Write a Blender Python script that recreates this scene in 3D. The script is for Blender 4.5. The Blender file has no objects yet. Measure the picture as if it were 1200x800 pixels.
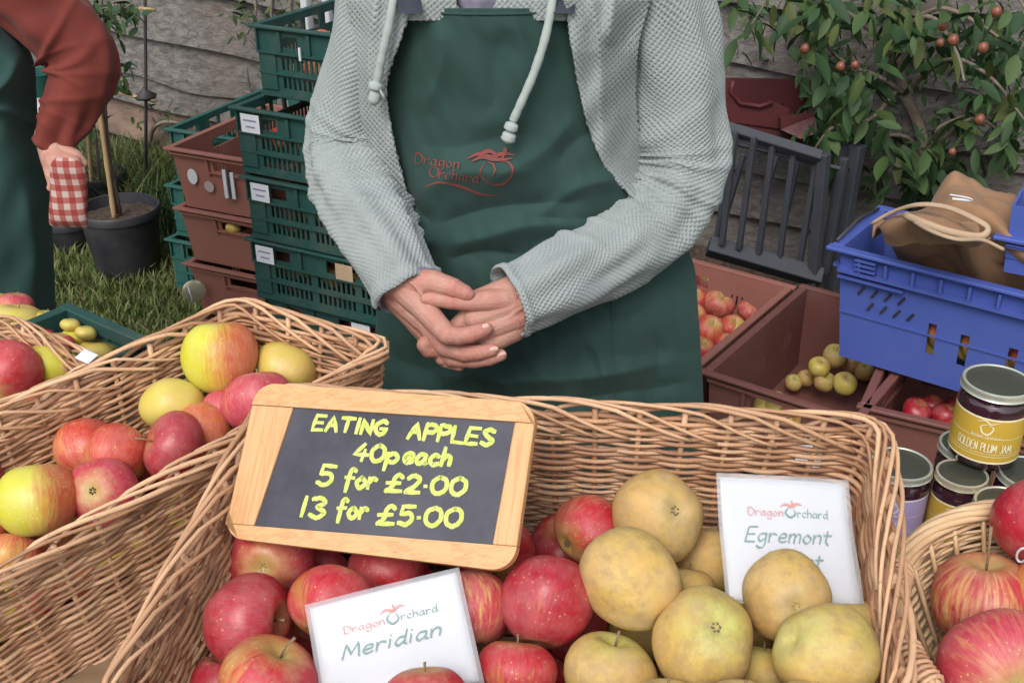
import bpy, bmesh, math, random
import numpy as np
from mathutils import Vector, Matrix, Euler
random.seed(7); np.random.seed(7)
PI = math.pi; R = math.radians
scene = bpy.context.scene
COL = scene.collection

# ------------------------------------------------------------------ camera
F = 1300.0; CAM = Vector((0, 0, 1.55)); PITCH = R(28)
cam_d = bpy.data.cameras.new('camera'); cam = bpy.data.objects.new('camera', cam_d); COL.objects.link(cam)
cam.location = CAM; cam.rotation_euler = (PI/2 - PITCH, 0, 0)
cam_d.sensor_width = 36; cam_d.lens = 36*F/1200; cam_d.clip_start = .02; cam_d.clip_end = 500
cam_d.dof.use_dof = False
scene.camera = cam

# ------------------------------------------------------------------ world, sun, exposure
w = bpy.data.worlds.new('World'); scene.world = w; w.use_nodes = True
nt = w.node_tree; bg = nt.nodes['Background']
sky = nt.nodes.new('ShaderNodeTexSky'); sky.sky_type = 'NISHITA'; sky.sun_disc = False
sky.sun_elevation = R(48); sky.sun_rotation = R(200); sky.dust_density = 3.0; sky.air_density = 1.0; sky.ozone_density = 1.0
hs = nt.nodes.new('ShaderNodeHueSaturation'); hs.inputs['Saturation'].default_value = .35
nt.links.new(sky.outputs[0], hs.inputs['Color']); nt.links.new(hs.outputs[0], bg.inputs[0]); bg.inputs[1].default_value = .145
sun_d = bpy.data.lights.new('sun', 'SUN'); sun = bpy.data.objects.new('sun', sun_d); COL.objects.link(sun)
sun_d.energy = 1.15; sun_d.angle = R(30); sun_d.color = (1, .96, .9)
_az = R(200); _el = R(48)
_sd = Vector((math.sin(_az)*math.cos(_el), math.cos(_az)*math.cos(_el), math.sin(_el)))
sun.rotation_euler = _sd.to_track_quat('Z', 'Y').to_euler()
vs = scene.view_settings; vs.view_transform = 'Standard'; vs.look = 'None'; vs.exposure = 0.55; vs.gamma = 1; vs.use_curve_mapping = False
try:
    scene.cycles.use_denoising = True
    scene.cycles.max_bounces = 6; scene.cycles.diffuse_bounces = 3; scene.cycles.glossy_bounces = 3; scene.cycles.transmission_bounces = 6
except Exception: pass

# ------------------------------------------------------------------ photo geometry helpers (measured rays -> real places)
SP, CP = math.sin(PITCH), math.cos(PITCH)
def ray(u, v):
    x = (u-600)/F; y = -(v-400)/F
    return Vector((x, y*SP + CP, y*CP - SP))
def PD(u, v, d): return CAM + ray(u, v)*d
def PY(u, v, y): r = ray(u, v); return CAM + r*(y/r.y)
def PZ(u, v, z): r = ray(u, v); return CAM + r*((z-CAM.z)/r.z)
def PP(u, v, p, n):
    r = ray(u, v); return CAM + r*((p-CAM).dot(n)/r.dot(n))
def depth_of(p): return (p-CAM).dot(Vector((0, CP, -SP)))
def quad_pose(px, dscale):
    """four image corners of a parallelogram -> its four corners in space"""
    rs = [ray(*p) for p in px]
    A = np.array([[rs[0][i], -rs[1][i], rs[2][i], -rs[3][i]] for i in range(3)])
    _, _, vt = np.linalg.svd(A); d = vt[-1]; d = d/d[0]*dscale
    return [CAM + rs[i]*float(d[i]) for i in range(4)]

# ------------------------------------------------------------------ object helpers
def tag(o, label=None, cat=None, group=None, kind=None):
    if label: o['label'] = label
    if cat: o['category'] = cat
    if group: o['group'] = group
    if kind: o['kind'] = kind
    return o
def empty(name, loc=(0, 0, 0), rz=0, label=None, cat=None, group=None):
    o = bpy.data.objects.new(name, None); COL.objects.link(o); o.location = loc; o.rotation_euler = (0, 0, rz)
    o.empty_display_size = .05
    return tag(o, label, cat, group)
def link(name, me, mats=None, parent=None, world=False):
    o = bpy.data.objects.new(name, me); COL.objects.link(o)
    if mats is not None and len(me.materials) == 0:
        for m in (mats if isinstance(mats, (list, tuple)) else [mats]): me.materials.append(m)
    if parent is not None:
        o.parent = parent
        if world:
            M = Matrix.LocRotScale(parent.location, parent.rotation_euler, parent.scale); o.matrix_parent_inverse = M.inverted()
    return o
def copy_tree(o, parent=None):
    c = o.copy(); COL.objects.link(c)
    if parent is not None: c.parent = parent
    for ch in list(o.children): copy_tree(ch, c)
    return c
class MB:
    """mesh builder: vertices, faces, one float attribute 'rnd' per vertex"""
    def __init__(s): s.v = []; s.f = []; s.r = []; s.mi = []; s.uv = None
    def add(s, vs, fs, rnd=0.0, mi=0):
        b = len(s.v); s.v += [tuple(p) for p in vs]; s.f += [tuple(i+b for i in f) for f in fs]
        s.r += list(rnd) if hasattr(rnd, '__len__') else [rnd]*len(vs); s.mi += [mi]*len(fs); return s
    def box(s, c, d, M=None, rnd=0.0, mi=0):
        x, y, z = (k/2 for k in d); c = Vector(c)
        P = [c+Vector((a*x, b*y, e*z)) for e in (-1, 1) for b in (-1, 1) for a in (-1, 1)]
        if M: P = [M @ p for p in P]
        return s.add(P, [(0, 2, 3, 1), (4, 5, 7, 6), (0, 1, 5, 4), (2, 6, 7, 3), (0, 4, 6, 2), (1, 3, 7, 5)], rnd, mi)
    def tube(s, pts, r, n=6, closed=False, rnd=0.0, mi=0, caps=True, flat=1.0, up=None):
        pts = [Vector(p) for p in pts]; m = len(pts)
        rr = list(r) if hasattr(r, '__len__') else [r]*m
        vs = []; N = None
        for i, p in enumerate(pts):
            a = pts[(i-1) % m] if (closed or i > 0) else p; b = pts[(i+1) % m] if (closed or i < m-1) else p
            t = (b-a); t = t.normalized() if t.length > 1e-9 else Vector((0, 0, 1))
            if N is None:
                u0 = Vector(up) if up is not None else (Vector((0, 0, 1)) if abs(t.z) < .9 else Vector((1, 0, 0)))
                N = (u0 - t*u0.dot(t)).normalized()
            else:
                N = N - t*N.dot(t); N = N.normalized() if N.length > 1e-9 else Vector((1, 0, 0))
            B = t.cross(N)
            for k in range(n):
                a_ = 2*PI*k/n; vs.append(p + (N*math.cos(a_)*flat + B*math.sin(a_))*rr[i])
        fs = []
        for i in range(m if closed else m-1):
            j = (i+1) % m
            for k in range(n):
                l = (k+1) % n; fs.append((i*n+k, i*n+l, j*n+l, j*n+k))
        if caps and not closed:
            fs.append(tuple(range(n-1, -1, -1))); fs.append(tuple((m-1)*n+k for k in range(n)))
        if hasattr(rnd, '__len__'): rnd = [q for q in rnd for _ in range(n)]
        return s.add(vs, fs, rnd, mi)
    def lathe(s, prof, n=32, M=None, rnd=0.0, mi=0):
        vs = []; fs = []
        for (r, z) in prof:
            for k in range(n):
                a = 2*PI*k/n; p = Vector((r*math.cos(a), r*math.sin(a), z)); vs.append(M @ p if M else p)
        for i in range(len(prof)-1):
            for k in range(n):
                l = (k+1) % n; fs.append((i*n+k, i*n+l, (i+1)*n+l, (i+1)*n+k))
        return s.add(vs, fs, rnd, mi)
    def mesh(s, name, smooth=True):
        me = bpy.data.meshes.new(name); me.from_pydata(s.v, [], s.f)
        if smooth: me.polygons.foreach_set('use_smooth', [True]*len(s.f))
        if any(s.mi): me.polygons.foreach_set('material_index', s.mi)
        if any(q != 0 for q in s.r):
            at = me.attributes.new('rnd', 'FLOAT', 'POINT'); at.data.foreach_set('value', s.r)
        me.update(); return me
    def build(s, name, mats, parent=None, smooth=True, world=False):
        return link(name, s.mesh(name, smooth), mats, parent, world)
def sharp(o, ang=35):
    me = o.data
    try: me.set_sharp_from_angle(angle=R(ang))
    except Exception: pass
    return o
def bevel(o, wd=.003, seg=2):
    m = o.modifiers.new('bevel', 'BEVEL'); m.width = wd; m.segments = seg; m.limit_method = 'ANGLE'; m.angle_limit = R(40); return o
def grid_mesh(name, P, wrap=False, uv=None, flip=False):
    """P: (n,m,3) array. wrap joins the m direction."""
    n, m, _ = P.shape
    me = bpy.data.meshes.new(name); V = P.reshape(-1, 3).astype(np.float32)
    i = np.arange(n-1)[:, None]; mm = m if wrap else m-1; j = np.arange(mm)[None, :]; j2 = (j+1) % m
    a = (i*m + j); b = (i*m + j2); c = ((i+1)*m + j2); d = ((i+1)*m + j)
    Fc = np.stack([a, b, c, d] if not flip else [d, c, b, a], -1).reshape(-1, 4).astype(np.int32)
    me.vertices.add(len(V)); me.vertices.foreach_set('co', V.ravel())
    me.loops.add(Fc.size); me.loops.foreach_set('vertex_index', Fc.ravel())
    me.polygons.add(len(Fc)); me.polygons.foreach_set('loop_start', np.arange(0, Fc.size, 4, dtype=np.int32))
    try: me.polygons.foreach_set('loop_total', np.full(len(Fc), 4, dtype=np.int32))
    except Exception: pass
    me.polygons.foreach_set('use_smooth', np.ones(len(Fc), dtype=bool))
    if uv is not None:
        UV = uv.reshape(-1, 2)[Fc.ravel()].astype(np.float32); l = me.uv_layers.new(name='uv'); l.data.foreach_set('uv', UV.ravel())
    me.update(calc_edges=True); me.validate(); return me
def catmull(pts, n):
    """smooth resample of a polyline of tuples (any dimension) to n rows"""
    P = np.array(pts, float); P = np.vstack([2*P[0]-P[1], P, 2*P[-1]-P[-2]]); m = len(pts)-1
    out = []
    for q in np.linspace(0, m, n):
        i = min(int(q), m-1); t = q-i; p0, p1, p2, p3 = P[i:i+4]
        out.append(.5*((2*p1)+(-p0+p2)*t+(2*p0-5*p1+4*p2-p3)*t*t+(-p0+3*p1-3*p2+p3)*t**3))
    return np.array(out)
def vnoise(x, y, z=None, seed=0):
    """cheap smooth noise on numpy arrays, range about -1..1"""
    rs = np.random.RandomState(seed); o = 0; z = 0 if z is None else z
    for k in range(7):
        a, b, c, p = rs.uniform(-1, 1), rs.uniform(-1, 1), rs.uniform(-1, 1), rs.uniform(0, 6.28)
        n = math.sqrt(a*a+b*b+c*c); f = rs.uniform(.6, 1.7)/n; o = o + np.sin((a*x+b*y+c*z)*f*6.28+p)
    return o/3.2
def npv(v): return np.array((v[0], v[1], v[2]))

# ------------------------------------------------------------------ materials
class NT:
    def __init__(s, name, rough=.6, spec=.5):
        s.m = bpy.data.materials.new(name); s.m.use_nodes = True; s.t = s.m.node_tree; s.b = s.t.nodes['Principled BSDF']
        s.b.inputs['Roughness'].default_value = rough; s.b.inputs['Specular IOR Level'].default_value = spec
    def n(s, t, **kw):
        x = s.t.nodes.new('ShaderNode'+t)
        for k, v in kw.items(): setattr(x, k, v)
        return x
    def set(s, sock, v):
        if hasattr(v, 'is_output') or hasattr(v, 'links'): s.t.links.new(v, sock)
        elif isinstance(v, tuple) and len(v) == 3 and sock.type == 'RGBA': sock.default_value = (*v, 1)
        else: sock.default_value = v
    def coord(s, kind='Object'): return s.n('TexCoord').outputs[kind]
    def map(s, vec, sc=(1, 1, 1), loc=(0, 0, 0)):
        x = s.n('Mapping'); s.set(x.inputs[0], vec); x.inputs['Scale'].default_value = sc; x.inputs['Location'].default_value = loc; return x.outputs[0]
    def noise(s, vec, scale, detail=3, rough=.5, dist=0):
        x = s.n('TexNoise'); s.set(x.inputs['Vector'], vec); x.inputs['Scale'].default_value = scale; x.inputs['Detail'].default_value = detail
        x.inputs['Roughness'].default_value = rough; x.inputs['Distortion'].default_value = dist; return x.outputs[0]
    def ramp(s, f, stops, interp='LINEAR'):
        x = s.n('ValToRGB'); s.set(x.inputs[0], f); e = x.color_ramp.elements; x.color_ramp.interpolation = interp
        while len(e) < len(stops): e.new(.5)
        for q, (p, c) in zip(e, stops): q.position = p; q.color = (*c, 1) if isinstance(c, tuple) else (c, c, c, 1)
        return x.outputs[0]
    def mix(s, f, a, b, mode='MIX'):
        x = s.n('Mix', data_type='RGBA', blend_type=mode); s.set(x.inputs[0], f); s.set(x.inputs[6], a); s.set(x.inputs[7], b); return x.outputs[2]
    def math(s, op, a, b=0.0, c=None, clamp=False):
        x = s.n('Math', operation=op, use_clamp=clamp); s.set(x.inputs[0], a); s.set(x.inputs[1], b)
        if c is not None: s.set(x.inputs[2], c)
        return x.outputs[0]
    def rnd(s): return s.n('ObjectInfo').outputs['Random']
    def attr(s, name='rnd'): return s.n('Attribute', attribute_name=name).outputs['Fac']
    def bump(s, h, strength=.3, dist=.002):
        x = s.n('Bump'); s.set(x.inputs['Height'], h); x.inputs['Strength'].default_value = strength; x.inputs['Distance'].default_value = dist
        s.t.links.new(x.outputs[0], s.b.inputs['Normal']); return x
    def color(s, c): s.set(s.b.inputs['Base Color'], c); return s
def simple(name, c1, c2=None, rough=.6, scale=8, bump=.15, bscale=60, dist=.001, detail=4, spec=.5, metal=0, stretch=(1, 1, 1), lo=.35, hi=.7):
    t = NT(name, rough, spec); co = t.map(t.coord(), stretch); c2 = c2 or tuple(k*.75 for k in c1)
    f = t.noise(co, scale, detail, .6); t.color(t.ramp(f, [(lo, c1), (hi, c2)]))
    if bump: t.bump(t.noise(co, bscale, 4, .6), bump, dist)
    t.b.inputs['Metallic'].default_value = metal
    return t.m
M = {}
# wicker: one tone per rod
t = NT('wicker', .52, .4); co = t.coord()
a = t.attr(); c = t.ramp(a, [(0, (.22, .105, .055)), (.3, (.42, .215, .115)), (.6, (.57, .325, .18)), (.85, (.70, .45, .27)), (1, (.46, .25, .14))])
n1 = t.noise(co, 45, 4, .6); c = t.mix(t.ramp(n1, [(.35, .0), (.75, .55)]), c, (.24, .115, .065)); 
n3 = t.noise(co, 9, 3, .6); c = t.mix(t.ramp(n3, [(.45, .0), (.8, .45)]), c, (.60, .42, .28))
sp = t.noise(co, 320, 2, .5); c = t.mix(t.ramp(sp, [(.66, .0), (.72, .6)]), c, (.12, .06, .035)); t.color(c)
t.bump(t.noise(co, 260, 3, .6), .25, .001); M['wicker'] = t.m
t = NT('wicker_rod', .5, .4); co = t.coord(); r_ = t.rnd()
c = t.ramp(r_, [(0, (.36, .19, .10)), (.35, (.56, .325, .185)), (.7, (.70, .45, .27)), (1, (.46, .265, .15))])
n1 = t.noise(co, 30, 4, .6); c = t.mix(t.ramp(n1, [(.4, .0), (.8, .5)]), c, (.29, .145, .08))
sp = t.noise(co, 280, 2, .5); c = t.mix(t.ramp(sp, [(.67, .0), (.73, .5)]), c, (.12, .06, .035)); t.color(c)
t.bump(t.noise(co, 200, 3, .6), .25, .001); M['rod'] = t.m
M['pale_rod'] = simple('pale_wicker', (.66, .47, .28), (.50, .32, .17), .42, 25, .2, 220)

# apples: local z is the stalk axis, local +x the sunny side
def apple_mat(name, ground, ground2, blush, blush2, amount, streak=.35, russet=None, rus_amt=0, rough=.36, dots=.5, soft=.25, sun=13.0, mottle=0):
    t = NT(name, rough, .5); co = t.coord(); sx = t.n('SeparateXYZ'); t.set(sx.inputs[0], co); x, y, z = sx.outputs
    rn = t.rnd(); off = t.n('CombineXYZ'); t.set(off.inputs[0], t.math('MULTIPLY', rn, 13.0)); t.set(off.inputs[1], t.math('MULTIPLY', rn, 7.0)); 
    va = t.n('VectorMath', operation='ADD'); t.set(va.inputs[0], co); t.set(va.inputs[1], off.outputs[0]); cv = va.outputs[0]
    ang = t.math('ARCTAN2', y, x)
    cs = t.n('CombineXYZ'); t.set(cs.inputs[0], t.math('MULTIPLY', t.math('COSINE', ang), 1.0)); t.set(cs.inputs[1], t.math('SINE', ang))
    t.set(cs.inputs[2], t.math('MULTIPLY_ADD', z, 4.5, rn))
    st = t.noise(cs.outputs[0], 11, 4, .65); st2 = t.noise(cs.outputs[0], 26, 3, .6)
    big = t.noise(cv, 14, 3, .5)
    g = t.mix(t.ramp(t.noise(cv, 22, 4, .6), [(.35, 0.), (.68, 1.)]), ground, ground2)
    # amount of blush: sun side + patches + streaks
    s1 = t.math('MULTIPLY', x, sun)
    s2 = t.math('ADD', s1, t.math('MULTIPLY', t.math('SUBTRACT', big, .5), 2.2))
    s3 = t.math('ADD', s2, t.math('MULTIPLY', t.math('SUBTRACT', st, .5), streak*6))
    s4 = t.math('ADD', t.math('ADD', s3, amount), t.math('MULTIPLY', t.math('SUBTRACT', rn, .5), .35))
    fac = t.ramp(t.math('MULTIPLY_ADD', s4, .5, .5, clamp=True), [(.5-soft, 0.), (.5+soft, 1.)])
    b = t.mix(t.ramp(st2, [(.35, 0.), (.65, 1.)]), blush, blush2)
    c = t.mix(fac, g, b)
    if russet:
        rad = t.math('SQRT', t.math('ADD', t.math('MULTIPLY', x, x), t.math('MULTIPLY', y, y)))
        near = t.math('ADD', t.math('MULTIPLY', rad, -40.0), t.math('MULTIPLY', t.noise(cv, 60, 4, .7), 1.2))
        near = t.math('ADD', near, rus_amt, clamp=True); c = t.mix(near, c, russet)
    d = t.n('TexVoronoi'); t.set(d.inputs['Vector'], cv); d.inputs['Scale'].default_value = 190
    dm = t.math('MULTIPLY', t.ramp(d.outputs['Distance'], [(.10, 1.), (.22, 0.)]), t.ramp(t.noise(cv, 120, 2, .5), [(.45, 0.), (.6, 1.)]))
    c = t.mix(t.math('MULTIPLY', dm, dots), c, tuple(min(1, k*1.15+.12) for k in ground))
    bl = t.ramp(t.noise(cv, 48, 3, .6), [(.70, 0.), (.78, .55)]); c = t.mix(bl, c, (.17, .085, .035))
    if mottle:
        c = t.mix(t.math('MULTIPLY', t.ramp(t.noise(cv, 75, 5, .75), [(.42, 0.), (.62, 1.)]), mottle), c, (.33, .22, .085)); c = t.mix(t.math('MULTIPLY', t.ramp(t.noise(cv, 24, 3, .6), [(.5, 0.), (.72, 1.)]), mottle), c, (.56, .34, .10))
    # waxy bloom
    c = t.mix(t.ramp(t.noise(cv, 30, 5, .7), [(.4, 0.), (.8, .22)]), c, (.75, .55, .50)); t.color(c)
    rr = t.ramp(t.noise(cv, 35, 4, .6), [(.3, rough), (.7, rough+.2)]); t.set(t.b.inputs['Roughness'], rr)
    t.b.inputs['Subsurface Weight'].default_value = .06; t.b.inputs['Subsurface Radius'].default_value = (.01, .004, .002)
    t.bump(t.math('ADD', t.noise(cv, 18, 3, .5), t.math('MULTIPLY', t.noise(cv, 300, 2, .5), .12)), .3, .003)
    return t.m
A = {}
A['red'] = apple_mat('red_apple_skin', (.52, .36, .06), (.40, .36, .07), (.50, .028, .035), (.36, .012, .025), .95, .30, (.42, .28, .07), .55)
A['deepred'] = apple_mat('deep_red_apple_skin', (.50, .30, .06), (.42, .22, .05), (.42, .015, .03), (.27, .008, .022), 1.5, .22, (.40, .18, .06), .3, rough=.28)
A['orange'] = apple_mat('orange_red_apple_skin', (.62, .40, .07), (.66, .32, .07), (.56, .09, .04), (.44, .03, .03), .45, .40, (.50, .36, .10), .5)
A['stripe'] = apple_mat('striped_red_apple_skin', (.62, .27, .11), (.50, .30, .09), (.47, .05, .055), (.36, .02, .035), .55, .75, (.42, .27, .09), .6)
A['pink'] = apple_mat('pink_red_apple_skin', (.60, .42, .12), (.62, .30, .12), (.52, .06, .075), (.40, .03, .06), 1.0, .3, (.45, .33, .10), .5, rough=.42)
A['green'] = apple_mat('green_blushed_apple_skin', (.56, .55, .035), (.50, .46, .035), (.56, .17, .05), (.48, .08, .045), -.25, .30, (.42, .36, .08), .5, sun=34.0)
A['yellow'] = apple_mat('yellow_apple_skin', (.58, .50, .09), (.56, .42, .08), (.58, .32, .08), (.55, .27, .08), -.6, .2, (.45, .34, .10), .5)
A['russet'] = apple_mat('russet_apple_skin', (.56, .38, .10), (.48, .36, .09), (.56, .30, .09), (.46, .24, .08), -.05, .1, (.40, .30, .10), .7, rough=.62, dots=.35, soft=.45, mottle=.75)
A['russetgreen'] = apple_mat('green_russet_apple_skin', (.54, .39, .09), (.46, .37, .08), (.56, .32, .095), (.47, .26, .08), -.05, .1, (.42, .42, .09), .85, rough=.6, dots=.4, soft=.45, mottle=.65)
M['stalk'] = simple('apple_stalk', (.16, .10, .05), (.30, .22, .12), .8, 60, .3)
M['calyx'] = simple('apple_calyx', (.08, .055, .035), (.22, .17, .12), .9, 120, .4)

M['bark'] = simple('bark', (.13, .10, .075), (.24, .2, .16), .9, 20, .6, 60, .004)
M['bamboo'] = simple('bamboo_cane', (.42, .29, .15), (.28, .19, .1), .5, 12, .2, 40, stretch=(1, 1, .2))
M['soil'] = simple('potting_soil', (.035, .022, .015), (.10, .07, .05), .95, 60, .9, 90, .006)
M['pot'] = simple('black_plastic', (.018, .018, .024), (.045, .045, .05), .5, 10, .2, 60)
def leafmat(name, a, b, c):
    t = NT(name, .6, .25); f = t.rnd(); f2 = t.attr(); f = t.math('FRACT', t.math('ADD', f, f2))
    col = t.ramp(f, [(0, a), (.5, b), (.9, c), (1, c)]); n = t.noise(t.coord(), 60, 3, .6)
    t.color(t.mix(t.ramp(n, [(.35, 0.), (.8, .4)]), col, tuple(k*.5 for k in a)))
    t.b.inputs['Subsurface Weight'].default_value = 0; 
    return t.m
M['leaf'] = leafmat('leaf', (.018, .046, .016), (.034, .074, .023), (.075, .095, .027))
M['darkleaf'] = leafmat('dark_leaf', (.02, .05, .02), (.035, .075, .025), (.06, .10, .03))
M['grass'] = leafmat('grass_blade', (.085, .125, .035), (.13, .17, .055), (.21, .20, .09))
t = NT('turf', .95, .1); n = t.noise(t.coord(), 9, 6, .7); t.color(t.ramp(n, [(.35, (.075, .115, .03)), (.6, (.11, .15, .045)), (.8, (.16, .14, .07))])); t.bump(t.noise(t.coord(), 80, 4, .7), .8, .02); M['turf'] = t.m
# fence boards
t = NT('weathered_board', .85, .2); co = t.coord(); st = t.map(co, (1.2, 14, 14)); n = t.noise(st, 4, 7, .68, .6); rn = t.rnd()
c = t.ramp(n, [(.28, (.055, .05, .047)), (.47, (.15, .14, .133)), (.6, (.235, .222, .212)), (.8, (.34, .325, .31))])
n2 = t.noise(co, 2.6, 4, .6); c = t.mix(t.ramp(n2, [(.45, 0.), (.75, .75)]), c, (.155, .115, .09))
n4 = t.noise(t.map(co, (1.5, 5, 5)), 6, 5, .7); c = t.mix(t.ramp(n4, [(.55, 0.), (.75, .55)]), c, (.12, .105, .095))
c = t.mix(t.math('MULTIPLY', rn, .45), c, (.11, .095, .085)); t.color(c)
t.bump(n, .7, .012); M['board'] = t.m
M['earthboard'] = simple('brown_board', (.235, .16, .12), (.085, .062, .05), .9, 3.5, .8, 25, .008, detail=9, stretch=(1, 2.5, 2.5), lo=.38, hi=.62)
def plastic(name, c, dirt=(.20, .17, .13), rough=.5, amt=.35):
    t = NT(name, rough, .35); co = t.coord(); n = t.noise(co, 7, 6, .7); n2 = t.noise(co, 40, 4, .7)
    cc = t.mix(t.ramp(t.noise(co, 3, 3, .5), [(.3, 0.), (.7, .5)]), c, tuple(min(1, k*.72) for k in c))
    cc = t.mix(t.ramp(n, [(.48, 0.), (.8, amt)]), cc, dirt)
    sc = t.noise(t.map(co, (60, 60, 4)), 4, 3, .6); cc = t.mix(t.ramp(sc, [(.66, 0.), (.76, amt*.7)]), cc, tuple(min(1, k*1.4+.1) for k in c))
    t.color(cc); t.set(t.b.inputs['Roughness'], t.ramp(n2, [(.3, rough-.08), (.7, rough+.2)])); t.bump(n2, .15, .001); return t.m
M['green_crate'] = plastic('green_crate_plastic', (.020, .073, .065))
M['light_green_crate'] = plastic('light_green_crate_plastic', (.022, .105, .088))
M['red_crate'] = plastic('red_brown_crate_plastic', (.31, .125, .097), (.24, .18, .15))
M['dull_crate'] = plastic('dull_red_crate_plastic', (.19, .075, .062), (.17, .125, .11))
M['blue_crate'] = plastic('blue_crate_plastic', (.07, .11, .40), (.13, .15, .31), .42, .25)
M['grey_crate'] = plastic('grey_crate_plastic', (.048, .052, .064), (.09, .085, .08))
M['maroon'] = plastic('maroon_plastic', (.085, .018, .02), (.07, .035, .03), .5)
M['white'] = simple('white_paint', (.62, .63, .66), (.52, .53, .55), .5, 4, .1)
t = NT('paper', .5, .3); t.color(t.ramp(t.noise(t.coord(), 12, 4, .6), [(.3, (.70, .71, .76)), (.75, (.63, .645, .70))])); t.bump(t.noise(t.coord(), 14, 2, .5), .25, .003); M['paper'] = t.m
M['ink'] = simple('grey_green_ink', (.16, .26, .24), (.22, .32, .30), .6, 200, 0)
M['redink'] = simple('red_ink', (.55, .22, .20), (.62, .30, .28), .6, 200, 0)
M['print'] = simple('faded_label_print', (.18, .20, .36), (.3, .32, .45), .6, 100, 0)
t = NT('laminate_pouch', .15, .6); t.color((.75, .77, .80)); t.b.inputs['Alpha'].default_value = .28; M['laminate'] = t.m
# wood and slate
t = NT('pine_frame', .5, .4); co = t.coord(); g = t.noise(t.map(co, (3, 55, 55)), 4, 4, .6, .8)
c = t.ramp(g, [(.3, (.62, .36, .17)), (.5, (.59, .33, .15)), (.62, (.50, .26, .11)), (.72, (.62, .37, .18))])
k = t.n('TexVoronoi'); t.set(k.inputs['Vector'], t.map(co, (9, 14, 9))); c = t.mix(t.ramp(k.outputs['Distance'], [(.03, .7), (.09, 0.)]), c, (.30, .13, .05))
t.color(c); t.bump(g, .2, .001); M['pine'] = t.m
t = NT('slate', .55, .35); n = t.noise(t.coord(), 9, 6, .7); t.color(t.ramp(n, [(.35, (.035, .035, .05)), (.7, (.075, .075, .095))])); t.bump(t.noise(t.coord(), 120, 3, .6), .15, .001); M['slate'] = t.m
t = NT('chalk_ink', .7, .2); n = t.noise(t.coord(), 130, 4, .7); cc = t.ramp(n, [(.35, (.46, .56, .09)), (.75, (.60, .64, .24))]); t.color(t.mix(t.ramp(t.noise(t.coord(), 260, 4, .7), [(.56, 0.), (.68, .55)]), cc, (.12, .13, .08))); M['chalk'] = t.m
t = NT('chalk_halo', .7, .2); t.color((.50, .50, .27)); M['halo'] = t.m
M['table'] = simple('table_wood', (.30, .2, .12), (.22, .14, .08), .6, 5, .3, 40, stretch=(1, 8, 1))
# glass and metal
M['lid'] = simple('jar_lid_silver', (.60, .62, .53), (.48, .50, .42), .28, 20, .05, metal=.55)
M['goldlid'] = simple('jar_lid_gold', (.70, .65, .50), (.60, .54, .40), .28, 20, .05, metal=.55)
M['lidtop'] = simple('jar_lid_top', (.065, .07, .055), (.10, .11, .085), .35, 10, .05, metal=.5)
t = NT('jam_glass', .06, .6); t.color((.035, .012, .02)); t.b.inputs['Coat Weight'].default_value = .6; M['jam'] = t.m
M['yellow_label'] = simple('yellow_jar_label', (.56, .37, .045), (.50, .32, .04), .5, 10, 0)
M['purple_label'] = simple('purple_jar_label', (.42, .33, .58), (.38, .30, .54), .5, 10, 0)
M['cream'] = simple('cream_print', (.85, .78, .52), (.8, .72, .48), .6, 30, 0)
# cloth and skin
def cloth(name, c1, c2, rough=.85, bsc=900, bst=.3, sc=6):
    t = NT(name, rough, .2); co = t.coord(); n = t.noise(co, sc, 4, .6); f = t.noise(co, 500, 2, .6)
    c = t.mix(t.ramp(n, [(.35, 0.), (.7, 1.)]), c1, c2); c = t.mix(t.math('MULTIPLY', f, .25), c, tuple(min(1, k*1.8) for k in c1)); t.color(c)
    t.b.inputs['Sheen Weight'].default_value = .08; t.b.inputs['Sheen Roughness'].default_value = .5
    t.bump(t.noise(co, bsc, 2, .6), bst, .0006); return t.m
M['apron'] = cloth('green_apron_cloth', (.020, .047, .041), (.028, .060, .053))
M['apron2'] = cloth('dark_green_apron_cloth', (.022, .055, .05), (.028, .062, .056))
M['knit'] = cloth('grey_green_knit', (.232, .262, .260), (.28, .308, .304), .9, 700, .5, 12)
M['cord'] = cloth('grey_cord', (.32, .36, .345), (.27, .31, .30), .9, 700, .5)
M['shirt'] = cloth('purple_grey_shirt', (.17, .16, .21), (.14, .13, .18))
M['rust'] = cloth('rust_red_sweater', (.16, .033, .025), (.13, .027, .021), .85, 300, .5, 5)
M['trousers'] = cloth('dark_trousers', (.03, .035, .05), (.04, .045, .06))
M['canvas'] = cloth('brown_canvas', (.27, .155, .085), (.22, .12, .065), .85, 500, .5, 9)
M['handle'] = cloth('cream_bag_handle', (.43, .31, .205), (.37, .26, .17), .7)
M['leather'] = simple('black_leather', (.02, .018, .018), (.03, .03, .03), .4, 10, .2)
t = NT('skin', .5, .4); co = t.coord(); n = t.noise(co, 28, 4, .6); n2 = t.noise(co, 90, 3, .6)
c = t.mix(t.ramp(n, [(.35, 0.), (.7, 1.)]), (.50, .285, .22), (.46, .205, .16)); c = t.mix(t.math('MULTIPLY', t.attr(), .75), c, (.48, .16, .13)); c = t.mix(t.ramp(n2, [(.55, 0.), (.8, .45)]), c, (.57, .37, .30)); t.color(c)
t.b.inputs['Subsurface Weight'].default_value = .12; t.b.inputs['Subsurface Radius'].default_value = (.008, .003, .0015)
vo = t.n('TexVoronoi', feature='DISTANCE_TO_EDGE'); t.set(vo.inputs['Vector'], t.map(co, (1, 1, 1.6))); vo.inputs['Scale'].default_value = 420; fine = t.noise(co, 330, 3, .6); t.bump(t.math('ADD', t.math('ADD', fine, t.math('MULTIPLY', vo.outputs['Distance'], 1.4)), t.math('MULTIPLY', n2, 1.5)), .5, .0015); M['skin'] = t.m
M['nail'] = simple('fingernail', (.66, .42, .35), (.62, .38, .32), .3, 30, 0)
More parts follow.
